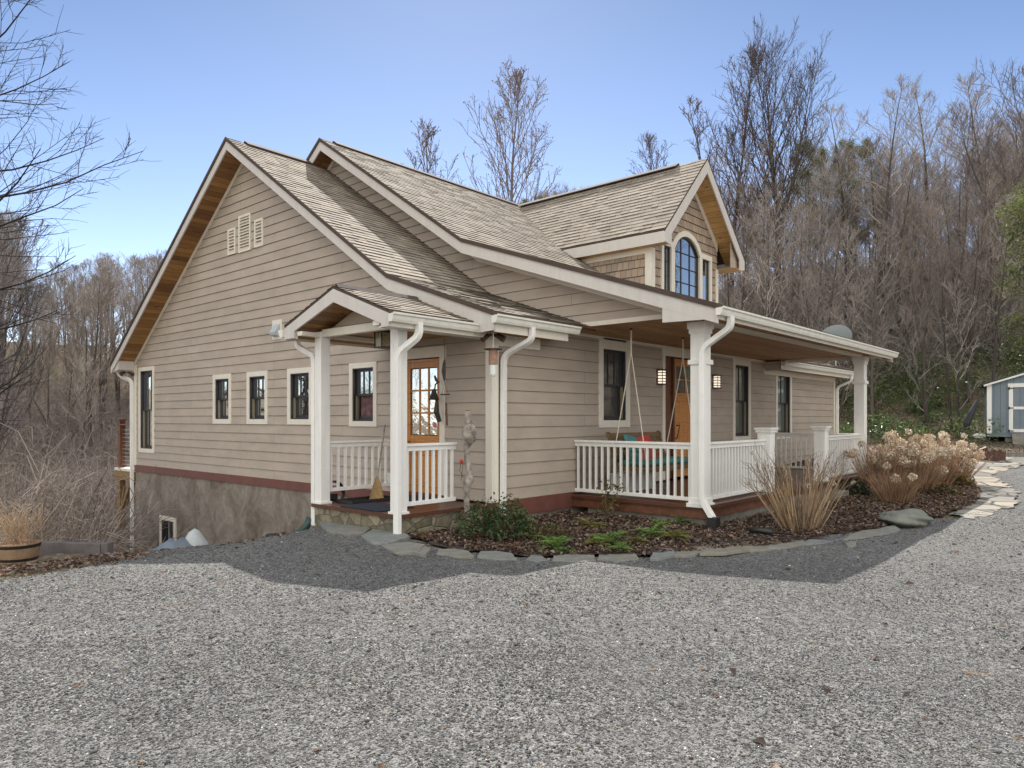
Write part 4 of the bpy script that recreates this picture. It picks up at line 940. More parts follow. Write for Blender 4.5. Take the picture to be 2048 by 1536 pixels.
big2=tree_proto('bare_tree','bare tree with a narrower crown just left of the tallest tree by the dormer','tree',None,14,(.085,.07,.065),(.14,.105,.10),pods=.3,Ht=17,cb=.3,spread=3.0,nb=30,asc=.95,sub=8,tw=4,tr=.015,fork=1)
place(big2,1468,48,100,17,rz=4.0)
place(big2,1330,52,240,17,rz=1.1,label='low bare treetop just left of the dormer peak, above the dormer roof')
edge=tree_proto('bare_tree','large spreading bare tree filling the top right corner above the shed','tree',None,31,(.10,.08,.07),(.15,.12,.11),Ht=18,cb=.3,spread=5.0,nb=34,asc=.8,sub=8,tw=5,tr=.013,fork=2,ppow=.6)
place(edge,2075,34,60,18,rz=1.4)
for px,D,ty in ((1770,42,150),(1860,46,165),(1690,44,190),(1960,44,120),(1925,50,180)):
    place(P[px%5],px,D,ty,H1,label=None)
# left foreground tree whose limbs hang into the frame
limb=tree_proto('bare_tree','near bare tree whose long drooping limbs reach in from the top left edge','tree',None,17,(.05,.042,.04),(.055,.045,.043),Ht=15.5,cb=.26,spread=4.8,nb=54,asc=.08,sub=11,tw=7,tr=.0065,droop=.02,ppow=.45,r0=.22)
place(limb,-255,15.5,None,12,rz=.6)
mid=tree_proto('bare_tree','fine-twigged bare tree at the left edge above the valley wood','tree',None,19,(.14,.12,.12),(.17,.15,.15),Ht=13,cb=.2,spread=3.6,nb=34,asc=.85,sub=8,tw=5,tr=.011,fork=1)
place(mid,-20,27,395,13,rz=2.0)
# ---- woods on the right
def skyline(px): return np.interp(px,[0,60,200,300,700,1100,1200,1300,1400,1450,1560,1650,1720,1800,1900,2048],[400,520,500,500,420,340,360,330,300,260,260,240,190,175,210,130])
n=0
for k in range(118):
    px=random.uniform(1395,2150); D=random.uniform(37,68); ty=skyline(px)+75+random.uniform(0,230)*(1-(D-33)/60)+(0 if random.random()>.12 else -70)
    place(P[k%5],px,D,ty,H1)
for k in range(30):
    px=random.uniform(1440,2100); D=random.uniform(28,44); ty=random.uniform(480,680) if D<36 else random.uniform(380,560); place(Q[k%3],px,D,ty,6)
for k,(px,D,ty) in enumerate(((1745,29,430),(1855,31,400),(1900,30,470),(1935,33,350),(1985,32,380),(1660,33,430),(1590,35,400))):
    place(P[k%5],px,D,ty,H1,sxy=.85,label='dark leaning tree at the hillside foot, %s'%['between the porch column and the shed','behind the dried hydrangeas','just left of the shed','left of the shed roof corner','behind the shed roof','behind the satellite dish','behind the long porch roof'][k])
for k in range(40):
    px=random.uniform(1080,1420); D=random.uniform(58,85); place(P[k%5],px,D,skyline(px)+random.uniform(5,90),H1,label=LC,group=GC)
for k in range(9):
    px=random.uniform(690,1080); D=random.uniform(70,95); place(P[k%5],px,D,random.uniform(420,470),H1,label=LC,group=GC)
for k in range(88):
    px=random.uniform(-60,345); D=random.uniform(34,95) if k<50 else random.uniform(62,95); ty=skyline(px)+random.uniform(0,150)*(1-(D-34)/70)+ (120*random.random() if D<50 else 0); place(P[k%5],px,D,ty,H1,label=LL,group=GL)
# trees standing behind the photographer, seen mirrored in the windows
for k,(x,y) in enumerate(((-17,6),(-20,12),(-22,2),(-15,15),(-24,18),(-21,-3),(-26,8),(10,-24),(16,-22),(21,-17),(4,-27),(26,-21),(30,-14),(14,-30),(36,-20),(-16,22),(20,-12),(24,-15),(28,-16),(33,-18),(24,-20),(31,-12),(38,-16),(19,-15))):
    place(P[k%5],0,0,None,H1,xy=(x,y),label='bare tree mirrored in the window glass, standing outside the picture',group='bare trees mirrored in the windows')
# ---- pines
pine=tree_proto('pine_tree','dark green pine behind the bare trees right of the tallest tree','tree',None,41,(.10,.07,.05),(.08,.055,.04),needles=(15000,.16,(.13,.15,.05)),Ht=13,cb=.35,spread=2.6,nb=26,asc=.25,sub=6,tw=4,tr=.014)
for k,(px,D,ty,lb) in enumerate(((1602,50,262,None),(1650,52,275,'dark green pine, second from the tallest bare tree'),(1700,50,262,'dark green pine, third from the tallest bare tree'),(1740,54,258,'dark green pine, rightmost of the row behind the bare trees'),(1040,60,385,'small green pine just right of the tall narrow tree behind the roof'),(1080,62,380,'small green pine in the dip of the roof line beside the tall narrow tree'))): place(pine,px,D,ty+14,13,label=lb,sxy=.75)
yp=tree_proto('pine_tree','bright yellow-green pine at the right edge above the shed','tree',None,43,(.12,.08,.06),(.12,.09,.06),needles=(13000,.15,(.15,.18,.055)),Ht=9,cb=.35,spread=2.4,nb=22,asc=.2,sub=6,tw=4,tr=.010)
place(yp,2118,27,320,9,rz=2.0)
for k,(x,y) in enumerate(((22,-13),(27,-17),(32,-14),(36,-22))): o=place(pine,0,0,None,13,xy=(x,y),label='dark pine mirrored in the dormer window glass, standing outside the picture',group='pines mirrored in the dormer windows'); o.scale=(1.1,1.1,1.25)
for o in list(COL.objects):
    if o.get('group')=='bare trees mirrored in the windows' and o.location.x>10: o.scale=(1.5,1.5,1.5)
# ---- undergrowth (uncountable)
def brush(name,pts,seed,hmin,hmax,mat,col,nst=16,lean=.8,tr=.007):
    g=np.random.default_rng(seed); protos=[]
    for k in range(5):
        S=[]
        for i in range(nst):
            a=g.uniform(0,6.28); el=g.uniform(.55,1.45); d=np.array([math.cos(a)*math.cos(el),math.sin(a)*math.cos(el),math.sin(el)])+np.array([lean*.4,-lean*.25,0]); p=np.array([g.normal(0,.12),g.normal(0,.12),0]); d=nrm(d); L=g.uniform(.5,1.0)
            for j in range(4):
                d=nrm(d+g.normal(0,.12,3)+np.array([.05,-.03,-.02])); q=p+d*L/4; S.append((p,q,tr*(1-j*.2),tr*(.8-j*.2)))
                for w in range(3):
                    e=nrm(d+g.normal(0,.55,3)); s=p+(q-p)*g.random(); m=s+e*g.uniform(.08,.25); S.append((s,m,tr*.55,tr*.4)); e2=nrm(e+g.normal(0,.5,3)); S.append((m,m+e2*g.uniform(.06,.2),tr*.4,tr*.25))
                p=q
        V,F=segs_mesh(S,3); protos.append((V,F,len(S)))
    VV=[];FF=[];CC=[];o=0
    for (x,y) in pts:
        V,F,n=protos[g.integers(0,5)]; s=g.uniform(hmin,hmax); a=g.uniform(-.5,.5); c_,s_=math.cos(a),math.sin(a); W=V*s; W=np.stack([W[:,0]*c_-W[:,1]*s_,W[:,0]*s_+W[:,1]*c_,W[:,2]],1)+np.array([x,y,float(H(x,y))-.05])
        VV.append(W);FF.append(F+o);o+=len(V);CC.append(np.repeat(np.array(col)*g.uniform(.55,1.35)*g.uniform(.7,1.2,(n,1)),6,0))
    return tag(np_mesh(name,np.concatenate(VV),np.concatenate(FF),mat,None,np.concatenate(CC)),kind='stuff')
pts=[at(random.uniform(1390,2120),random.uniform(44,64)) for _ in range(620)]+[at(random.uniform(1390,1700),random.uniform(36,46)) for _ in range(110)]+[at(random.uniform(1700,2100),random.uniform(36,46)) for _ in range(40)]
brush('hillside_brush',pts,1,2.2,5.6,M['twigs'],(.32,.275,.245),nst=13,tr=.005)
pts=[at(random.uniform(-70,345),random.uniform(14.5,60)**1.0) for _ in range(640)]
def pxof(p): dx,dy=p[0]-CAM[0],p[1]-CAM[1]; D=dx*FW[0]+dy*FW[1]; return 1024+FPX*(dx*RT[0]+dy*RT[1])/D, D
pts=[p for p in pts if not (-2.5<p[0]<18 and -1<p[1]<16.5) and not (pxof(p)[1]<24 and pxof(p)[0]>130)]
brush('valley_brush',pts,2,1.8,4.6,M['twigs'],(.32,.27,.24),nst=13,tr=.005)
pts=[at(random.uniform(-70,150),random.uniform(11.6,17)) for _ in range(70)]
pts=[p for p in pts if not (-1.8<p[0]<17 and -1<p[1]<15.5) and H(*p)<-.55]
brush('near_brush',pts,4,.9,1.8,M['twigs'],(.27,.21,.16),nst=20,tr=.004)
def evergreens():
    g=np.random.default_rng(8); V_=[];C_=[];P=[];S=[]
    blobs=[]
    for k in range(430):
        px=g.uniform(1440,2140); D=g.uniform(33,54); 
        if D<33 and px<1700 and False: continue
        blobs.append((*at(px,D),g.uniform(.5,1.5)))
    for k in range(36):
        px=g.uniform(1680,1960); D=g.uniform(26,34); blobs.append((*at(px,D),g.uniform(.3,.8)))
    for k in range(40):
        px=g.uniform(-40,260); D=g.uniform(15,40); x,y=at(px,D)
        if not(-2<x<17 and y<15.5): blobs.append((x,y,g.uniform(.3,.8)))
    for (x,y,r) in blobs:
        n=int(150*r+60); d=g.normal(0,1,(n,3)); d/=np.linalg.norm(d,axis=1)[:,None]; rr=g.uniform(.45,1.0,(n,1))**.6; p=d*rr*np.array([r*1.2,r*1.2,r*.85])+np.array([x,y,float(H(x,y))+r*.6]); P.append(p); S.append(g.uniform(.10,.20,n)); C_.append(np.array([(.09,.15,.04),(.14,.20,.065),(.22,.25,.11)][g.integers(0,3)])*g.uniform(.5,1.4,(n,1)))
    P=np.concatenate(P);S=np.concatenate(S);C=np.concatenate(C_); V,F=leaf_quads(P,S,g,.8,.4,.15); M['gloss']=M['leaves'].copy(); M['gloss'].node_tree.nodes['Principled BSDF'].inputs['Roughness'].default_value=.32; M['gloss'].node_tree.nodes['Principled BSDF'].inputs['Specular IOR Level'].default_value=.6; tag(np_mesh('evergreen_understory',V,F,M['gloss'],col=np.repeat(C,4,0)),kind='stuff')
evergreens()
# ================================================================== STONES, PLANTS AND SMALL THINGS
def slab_px(poly,z,th,label,name='flagstone',group='flagstones edging the flower bed',mat='slate',jit=.012):
    z=float(z); pts=[onz(x,y,z) for x,y in poly]; cx=sum(p[0] for p in pts)/len(pts); cy=sum(p[1] for p in pts)/len(pts)
    loc=[(p[0]-cx,p[1]-cy) for p in pts]; q=[]
    for i,(a,b) in enumerate(zip(loc,loc[1:]+loc[:1])):
        q.append(a); 
        for t in (.33,.67):
            q.append((a[0]+(b[0]-a[0])*t+random.uniform(-jit,jit),a[1]+(b[1]-a[1])*t+random.uniform(-jit,jit)))
    m=MB(); m.prism([(x,y,-th) for x,y in q],(0,0,th)); o=m.build(name,M[mat],None,bevel=.006); o.location=(cx,cy,z); o.rotation_euler=(random.uniform(-.012,.012),random.uniform(-.012,.012),0)
    return tag(o,label,'flagstone',group)
random.seed(5)
big_st=[([(640,1043),(690,1033),(735,1042),(700,1057),(655,1060)],.09,'mossy flagstone at the left foot of the side entry'),
([(655,1060),(700,1042),(752,1050),(730,1064),(700,1068)],.085,'flat pale flagstone before the side entry step'),
([(722,1070),(752,1054),(800,1058),(820,1072),(775,1087),(742,1086)],.06,'large square flagstone below the entry post downspout'),
([(762,1090),(815,1083),(850,1088),(838,1102),(790,1104)],.045,'grey flagstone at the corner where the bed meets the gravel'),
([(828,1104),(846,1092),(862,1094),(852,1108)],.04,'small light grey flagstone at the bed corner')]
for p,z,l in big_st: slab_px(p,float(H(*onz(sum(q[0] for q in p)/len(p),sum(q[1] for q in p)/len(p),z)))+.062,.06,l,group='flagstones at the side entry')
edge_px=[(868,948),(950,1035),(1048,1095),(1100,1192),(1190,1278),(1296,1332),(1332,1418),(1395,1508),(1472,1584),(1528,1612),(1602,1690),(1682,1768),(1745,1800)]
nth=['first','second','third','fourth','fifth','sixth','seventh','eighth','ninth','tenth','eleventh','twelfth','thirteenth']
def ey(x): return float(np.interp(x,[860,960,1100,1210,1290,1340,1420,1500,1600,1680,1760,1830],[1103,1110,1117,1117,1113,1105,1099,1094,1086,1076,1064,1050]))
for k,(a,b) in enumerate(edge_px):
    if b-a<40: b=a+55
    h=random.uniform(6,9); h2=random.uniform(6,9); up=random.uniform(-2,2)
    slab_px([(a+4,ey(a)+h*.6),(a+random.uniform(6,18),ey(a)-h),((a+b)/2,ey((a+b)/2)-h2-2),(b-random.uniform(2,14),ey(b)-h2),(b,ey(b)+h2*.4),((a+b)/2,ey((a+b)/2)+h)],H(*onz((a+b)/2,ey((a+b)/2),.06))+.030+.008*(k%2),.04,'%s thin flagstone of the bed edging, counted from the side entry'%nth[k])
slab_px([(1690,1086),(1700,1081),(1712,1083),(1710,1091),(1696,1092)],.05,.05,'small white stone beside the flagstone edging')
# boulder
def rock(name,label,cat,loc,r,seed,mat,rz=0,n=3):
    import bmesh
    bm=bmesh.new(); bmesh.ops.create_icosphere(bm,subdivisions=n,radius=1); g=np.random.default_rng(seed); ph=g.uniform(0,6,6)
    for v in bm.verts:
        c=v.co; f=1+.14*math.sin(c.x*3+ph[0])*math.sin(c.y*3+ph[1])+.08*math.sin(c.z*7+ph[2]+c.x*4)+.03*math.sin(c.x*15+ph[3])*math.sin(c.y*13)
        v.co=Vector((c.x*r[0],c.y*r[1],c.z*r[2]))*f
    me=bpy.data.meshes.new(name); bm.to_mesh(me); bm.free()
    for p in me.polygons: p.use_smooth=(n>3)
    o=link(name,me,None,M[mat]); o.location=loc; o.rotation_euler=(0,0,rz); return tag(o,label,cat)
rock('boulder','mossy grey-green boulder on the bed edge near the flagstone path','boulder',(*onz(1812,1043,.06),.10),(.42,.24,.135),3,'verdigris',-.55,4)
rock('rock','dark grey rock tucked against the left end of the mossy boulder','rock',(*onz(1776,1040,.06),.08),(.13,.11,.10),8,'slate',.3)
# plants ------------------------------------------------------------
def leafy(name,label,cat,loc,r,h,n,size,cols,seed,group=None,twigs=26,aspect=.5,base=.1):
    g=np.random.default_rng(seed); root=thing(name,label,cat,loc,0,group)
    S=[]
    for i in range(twigs):
        a=g.uniform(0,6.28); e=g.uniform(.3,1.4); d=np.array([math.cos(a)*math.cos(e)*r,math.sin(a)*math.cos(e)*r,math.sin(e)*h]); p=np.zeros(3)
        for j in range(3): q=d*(j+1)/3+g.normal(0,.02,3); S.append((p,q,.006-.0012*j,.005-.0012*j)); p=q
    V,F=segs_mesh(S,4); np_mesh('stems',V,F,M['stems'],root,np.tile([[.10,.07,.04]],(len(V),1)))
    d=g.normal(0,1,(n,3)); d[:,2]=np.abs(d[:,2])*.9+.0; d/=np.linalg.norm(d,axis=1)[:,None]; lob=1+.18*np.sin(np.arctan2(d[:,1],d[:,0])*3+seed)+.12*np.sin(np.arctan2(d[:,1],d[:,0])*7)
    P_=d*(g.uniform(.35,1,(n,1))**.45)*np.array([r,r,h])*lob[:,None]; P_[:,2]+=base*h
    V,F=leaf_quads(P_,g.uniform(.6,1.25,n)*size,g,.75,aspect,.25); C=np.array(cols)[g.integers(0,len(cols),n)]*g.uniform(.55,1.35,(n,1)); np_mesh('foliage',V,F,M['leaves'],root,np.repeat(C,4,0)); return root
GRN=[(.035,.085,.03),(.05,.11,.04),(.10,.13,.05)]
x,y=onz(1000,1068,.08); leafy('evergreen_shrub','rounded dark green leafy shrub in front of the corner downspout','shrub',(x,y,.06),.52,.42,2600,.055,GRN+[(.16,.13,.07)],1)
x,y=onz(1085,1072,.08); leafy('low_shrub','straggling half-brown low plant right of the rounded green shrub','shrub',(x,y,.05),.40,.16,900,.045,[(.14,.11,.05),(.08,.10,.03),(.16,.10,.06)],2)
def fern(loc,r,n,seed,label,cols):
    g=np.random.default_rng(seed); root=thing('fern',label,'fern',loc,0,'ferns in the leaf mulch'); Vs=[];Fs=[];Cs=[];S=[];o=0
    for i in range(n):
        a=i*6.28/n+g.normal(0,.3); L=r*g.uniform(.7,1.1); el=g.uniform(.55,1.15); p=np.zeros(3); d=np.array([math.cos(a)*math.cos(el),math.sin(a)*math.cos(el),math.sin(el)])
        sd=np.array([-math.sin(a),math.cos(a),0]); m=11; pts=[]; sz=[]; dr=[]
        for j in range(m):
            d=nrm(d+np.array([0,0,-.13])); q=p+d*L/m; S.append((p,q,.003,.0025)); w=L*.24*math.sin(math.pi*min(1,(j+1.2)/(m+1)))
            for sg in (-1,1):
                t=nrm(sd*sg+d*.45); pts.append(p+t*w*.55); sz.append(w*1.15); dr.append(t+g.normal(0,.06,3))
            p=q
        V,F=leaf_quads(np.array(pts),np.array(sz),g,.15,.36,.08,np.array(dr)); c=np.array(cols[g.integers(0,len(cols))])*g.uniform(.75,1.25); Vs.append(V);Fs.append(F+o);o+=len(V);Cs.append(np.tile(c,(len(V),1)))
    np_mesh('fronds',np.concatenate(Vs),np.concatenate(Fs),M['leaves'],root,np.concatenate(Cs)); V,F=segs_mesh(S,3); np_mesh('stalks',V,F,M['stems'],root,np.tile([[.12,.10,.04]],(len(V),1))); return root
FG=[(.15,.30,.06),(.20,.36,.08)];FO=[(.20,.24,.05),(.26,.21,.07)]
for k,(px,py,r,lb,c) in enumerate(((1112,1092,.26,'bright green fern between the low brown plant and the bed edge',FG),(1182,1050,.24,'olive fern just left of the tall dry plant by the porch',FO),(1218,1082,.28,'light green fern in the middle of the bed',FG),(1240,1094,.17,'small fern nearest the flagstone edge',FG),(1196,1086,.20,'yellowish fern left of the middle fern',FO),(1300,1066,.24,'fern in the bed between the middle fern and the porch column',FG),(1345,1072,.24,'olive fern below the side railing near the column',FO),(1322,1048,.20,'pale fern close under the side railing',FG),(1366,1040,.20,'bright fern at the foot of the porch downspout',FG),(1270,1080,.2,'brownish fern right of the middle fern',FO))):
    x,y=onz(px,py,.09); fern((x,y,float(H(x,y))+.05),r*1.3,14,50+k,lb,c)
def tall_plant(px,py,h,label,seed):
    x,y=onz(px,py,.1); g=np.random.default_rng(seed); root=thing('dry_perennial',label,'plant',(x,y,.08)); S=[];P_=[]
    for i in range(2):
        p=np.zeros(3); d=nrm(np.array([g.normal(0,.1),g.normal(0,.1),1]))
        for j in range(8): d=nrm(d+g.normal(0,.05,3)); q=p+d*h/8; S.append((p,q,.006,.005)); P_+= [q+g.normal(0,.05,3) for _ in range(7)]; p=q
    V,F=segs_mesh(S,4); np_mesh('stems',V,F,M['stems'],root,np.tile([[.20,.17,.08]],(len(V),1))); P_=np.array(P_); V,F=leaf_quads(P_,g.uniform(.05,.12,len(P_)),g,.9,.3,.5); c=np.array([(.20,.17,.07),(.13,.14,.05),(.24,.17,.09)])[g.integers(0,3,len(P_))]; np_mesh('leaves',V,F,M['leaves'],root,np.repeat(c,4,0))
tall_plant(1212,1030,.52,'spindly half-dead plant standing before the side railing',3)
# cut-back hydrangea canes by the porch corner
def canes():
    x,y=onz(1603,1056,.07); root=thing('cane_clump','large fan of bare tan hydrangea canes in front of the porch front railing','shrub',(x,y,.05)); g=np.random.default_rng(12); S=[];T=[];tp=[]
    for i in range(88):
        a=g.uniform(0,6.28); rr=.30*math.sqrt(g.random()); b=np.array([math.cos(a)*rr,math.sin(a)*rr*.8,0]); k=rr/.30
        out=np.array([math.cos(a),math.sin(a)*.9,0])*(.15+.62*k)*g.uniform(.6,1.1); d=nrm(out+np.array([0,0,1.0])); L=g.uniform(.62,1.08)*(1.05-.1*k); p=b; r=g.uniform(.0055,.0105)
        n=4
        for j in range(n): d=nrm(d+g.normal(0,.03,3)+np.array([0,0,.02])); q=p+d*L/n; S.append((p,q,r*(1-.12*j),r*(.88-.12*j))); p=q
        for w in range(g.integers(2,5)):
            e=nrm(d+g.normal(0,.35,3)); q=p-d*L*g.uniform(0,.3); m=q+e*g.uniform(.1,.28); T.append((q,m,.004,.003)); e2=nrm(e+g.normal(0,.35,3)); m2=m+e2*g.uniform(.06,.16); T.append((m,m2,.003,.002)); tp.append(m2)
    for i in range(120):
        a=g.uniform(0,6.28); d=nrm(np.array([math.cos(a)*.45,math.sin(a)*.45,1])); L=g.uniform(.3,.75); b=np.array([g.normal(0,.18),g.normal(0,.15),0]); T.append((b,b+d*L,.004,.002))
    V,F=segs_mesh(S,6); c=np.repeat(np.array([(.40,.27,.15),(.30,.20,.12),(.50,.36,.22)])[g.integers(0,3,len(S))],12,0); np_mesh('canes',V,F,M['stems'],root,c)
    V,F=segs_mesh(T,3); np_mesh('twigs',V,F,M['stems'],root,np.tile([[.20,.15,.115]],(len(V),1)))
    tp=np.array(tp)[::12]; n=len(tp)*26; P_=np.repeat(tp,26,0)+g.normal(0,.016,(n,3)); V,F=leaf_quads(P_,np.full(n,.022),g,.9,.8,.3); np_mesh('dry_flowers',V,F,M['dryleaf'],root,np.tile([[.50,.42,.33]],(len(V),1)))
canes()
# hydrangea shrubs with dried flower heads
def hydrangea(x,y,h,r,nh,seed,label):
    z=float(H(x,y)); root=thing('dried_hydrangea',label,'shrub',(x,y,z),0,'dried hydrangeas beside the flagstone path'); g=np.random.default_rng(seed); S=[]; tips=[]
    for i in range(int(190)):
        a=g.uniform(0,6.28); k=math.sqrt(g.random()); b=np.array([math.cos(a)*r*.4*k,math.sin(a)*r*.4*k,0]); d=nrm(np.array([math.cos(a)*.55*k,math.sin(a)*.55*k,1])); L=h*g.uniform(.5,1.08); p=b
        for j in range(3):
            d=nrm(d+g.normal(0,.06,3)); q=p+d*L/3; S.append((p,q,.006-.001*j,.005-.001*j)); 
            e=nrm(d+g.normal(0,.3,3)); S.append((p,p+e*g.uniform(.1,.3),.003,.002)); p=q
        if len(tips)<nh and k<1.1 and g.random()<.22: tips.append(p)
    V,F=segs_mesh(S,3); n=len(S); np_mesh('stems',V,F,M['stems'],root,np.repeat(np.array([(.34,.20,.115),(.27,.16,.10),(.42,.28,.18)])[g.integers(0,3,n)]*g.uniform(.7,1.2,(n,1)),6,0))
    proto=None
    for t in tips:
        if proto is None:
            m=150; dd=g.normal(0,1,(m,3)); dd/=np.linalg.norm(dd,axis=1)[:,None]; P_=dd*g.uniform(.6,1,(m,1))*np.array([.115,.115,.095]); V,F=leaf_quads(P_,g.uniform(.03,.05,m),g,.9,.9,.35); c=np.array([(.70,.60,.47),(.58,.45,.32),(.78,.70,.58)])[g.integers(0,3,m)]; proto=np_mesh('flower_head',V,F,M['dryleaf'],root,np.repeat(c,4,0)); o=proto
        else: o=proto.copy(); COL.objects.link(o)
        o.location=t; s=g.uniform(.65,1.15); o.scale=(s,s,s); o.rotation_euler=(g.uniform(-1,1),g.uniform(-1,1),g.uniform(0,6))
for k,(px,D,h,lb) in enumerate(((1762,14.6,.98,'nearest the porch column'),(1800,15.8,1.12,'second from the porch column'),(1835,14.4,.92,'third from the porch column, its heads low'),(1868,15.4,1.0,'fourth from the porch column'),(1905,15.8,.92,'farthest from the porch, below the umbrella'),(1850,17.6,1.08,'rearmost, behind the others'),(1790,13.3,.62,'shortest, in front of the others'))):
    x,y=at(px,D); hydrangea(x,y,h,.66,(14+k%4) if k<6 else 3,100+k,'brown hydrangea with pale dried flower heads, %s'%lb)
# low groundcover of the right bed
for k,(px,py,r,h,c,lb) in enumerate(((1722,985,.55,.22,[(.04,.07,.03),(.09,.07,.05)],'dark green groundcover clump right of the canes'),(1790,978,.55,.25,[(.05,.09,.03),(.12,.16,.04),(.10,.06,.045)],'green and dark groundcover clump in the middle of the right bed'),(1850,985,.55,.24,[(.07,.11,.03),(.22,.13,.05),(.09,.05,.04)],'groundcover clump with yellow leaves behind the mossy boulder'),(1905,975,.42,.30,[(.24,.17,.07),(.12,.13,.05),(.28,.14,.07)],'tan and green perennial at the corner of the flagstone path'),(1880,962,.40,.26,[(.34,.13,.06),(.14,.15,.05)],'orange-tipped perennial behind the tan one'))):
    x,y=onz(px,py,.1); leafy('groundcover_plant',lb,'plant',(x,y,float(H(x,y))+.03),r,h,1500,.07,c,30+k,twigs=12,base=.0)
def spikes():
    x,y=onz(1822,975,.1); g=np.random.default_rng(4); root=thing('bulb_shoots','tuft of bright green spring shoots in the right bed','plant',(x,y,float(H(x,y))+.1)); S=[]
    n=260; b=np.stack([g.normal(0,.22,n),g.normal(0,.16,n),np.zeros(n)],1); d=np.stack([g.normal(0,.25,n),g.normal(0,.25,n),np.ones(n)],1); V,F=leaf_quads(b+d*.10,g.uniform(.16,.26,n),g,0,.10,0,d); np_mesh('shoots',V,F,M['leaves'],root,np.repeat(np.array((.13,.30,.035))*g.uniform(.7,1.3,(n,1)),4,0))
spikes()
# ---- things on the porches
def swing():
    t=thing('porch_swing','slatted teak porch swing hanging from the porch ceiling by four ropes','swing',(3.02,-1.02,.37))
    b=MB(); W=.84
    for i in range(7): b.box(-W,W,-.28+i*.082,-.21+i*.082,.44,.462)
    b.build('seat',M['teak'],t); b=MB()
    for sx in (-W,W-.05):
        b.box(sx,sx+.05,-.30,.30,.37,.44); b.box(sx,sx+.05,-.30,-.25,.44,.68); b.box(sx,sx+.06,-.32,.30,.68,.71)
    b.box(-W,W,-.32,-.28,.37,.455); b.build('frame',M['teak'],t,bevel=.004); b=MB()
    bx=lambda z:.30+(z-.46)*.28
    b.prism([(-W,bx(.50),.50),(W,bx(.50),.50),(W,bx(.56),.56),(-W,bx(.56),.56)],(0,.035,0))
    b.prism([(-W-.02,bx(.90),.90),(W+.02,bx(.90),.90),(W+.02,bx(.98),.98),(-W-.02,bx(.98),.98)],(0,.04,0))
    for sx in (-W,W-.06): b.prism([(sx,bx(.44),.44),(sx+.06,bx(.44),.44),(sx+.06,bx(1.0),1.0),(sx,bx(1.0),1.0)],(0,.04,0))
    b.build('backrest',M['teak'],t,bevel=.003); b=MB(); n=26
    for i in range(n):
        x=-W+.08+(2*W-.19)*i/(n-1); b.prism([(x,bx(.56)+.008,.56),(x+.03,bx(.56)+.008,.56),(x+.03,bx(.90)+.008,.90),(x,bx(.90)+.008,.90)],(0,.015,0))
    b.build('back_slats',M['teak'],t)
    for sx in (-W,W):
        for e in ((-.28,.45),(.34,.62)):
            r=MB(); r.sweep([(sx,e[0],e[1]),(sx*1.02,0,2.28)],.009,n=6); r.build('rope',M['rope'],t)
        r=MB(); r.sweep([(sx*1.02,0,2.26),(sx*1.02,0,2.66)],.013,n=6); r.build('rope',M['rope'],t)
        h=MB(); h.lathe([(.02,0),(.02,.03),(0,.03)],8,(sx*1.02,0,2.63)); h.build('ceiling_hook',M['black'],t)
    b=MB(); b.box(-.80,.80,-.30,.27,.0,.085); o=b.build('seat_cushion',M['teal'],None,bevel=.035); o.location=(3.02,-1.02,.37+.465); tag(o,'long flat teal cushion on the porch swing seat','cushion')
    def pil(loc,rot,m,label):
        import bmesh
        bm=bmesh.new(); bmesh.ops.create_grid(bm,x_segments=12,y_segments=12,size=.22)
        top=[]; 
        for v in bm.verts: k=(1-(abs(v.co.x)/.22)**3)*(1-(abs(v.co.y)/.22)**3); v.co.z=.07*max(0,k)**.5
        r=bmesh.ops.duplicate(bm,geom=bm.verts[:]+bm.edges[:]+bm.faces[:])
        for g_ in r['geom']:
            if isinstance(g_,bmesh.types.BMVert): g_.co.z*=-1
        bmesh.ops.remove_doubles(bm,verts=bm.verts,dist=1e-4); me=bpy.data.meshes.new('throw_pillow'); bm.to_mesh(me); bm.free()
        for p in me.polygons: p.use_smooth=True
        o=link('throw_pillow',me,None,M[m]); o.location=loc; o.rotation_euler=rot; tag(o,label,'pillow')
    pil((2.50,-.83,1.11),(R_(72),.1,.1),'teal','plump teal pillow leaning on the left end of the swing back'); pil((2.92,-.84,1.09),(R_(70),-.15,0),'redfab','red and teal pillow beside the teal pillow on the swing')
swing()
b=MB(); b.box(-.42,.42,-.17,.17,0,.28); b.box(-.44,.44,-.19,.19,.28,.31); o=b.build('storage_box',M['whiteplastic'],None,bevel=.012); o.location=(3.15,-.42,.337); tag(o,'long white storage box on the porch floor behind the swing','box')
def broom():
    t=thing('broom','straw broom standing bristles-down against the house wall by the entry rail','broom',(-.76,1.70,.337)); b=MB(); b.sweep([(0,0,.33),(.10,-.06,1.16)],.013,n=8); b.build('handle',M['log'],t)
    b=MB(); b.sweep([(-.02,0,.0),(-.012,0,.12),(-.003,0,.24),(0,0,.36)],[.17,.13,.085,.025],n=14); o=b.build('bristles',M['straw'],t); o.scale=(.45,1,1)
broom()
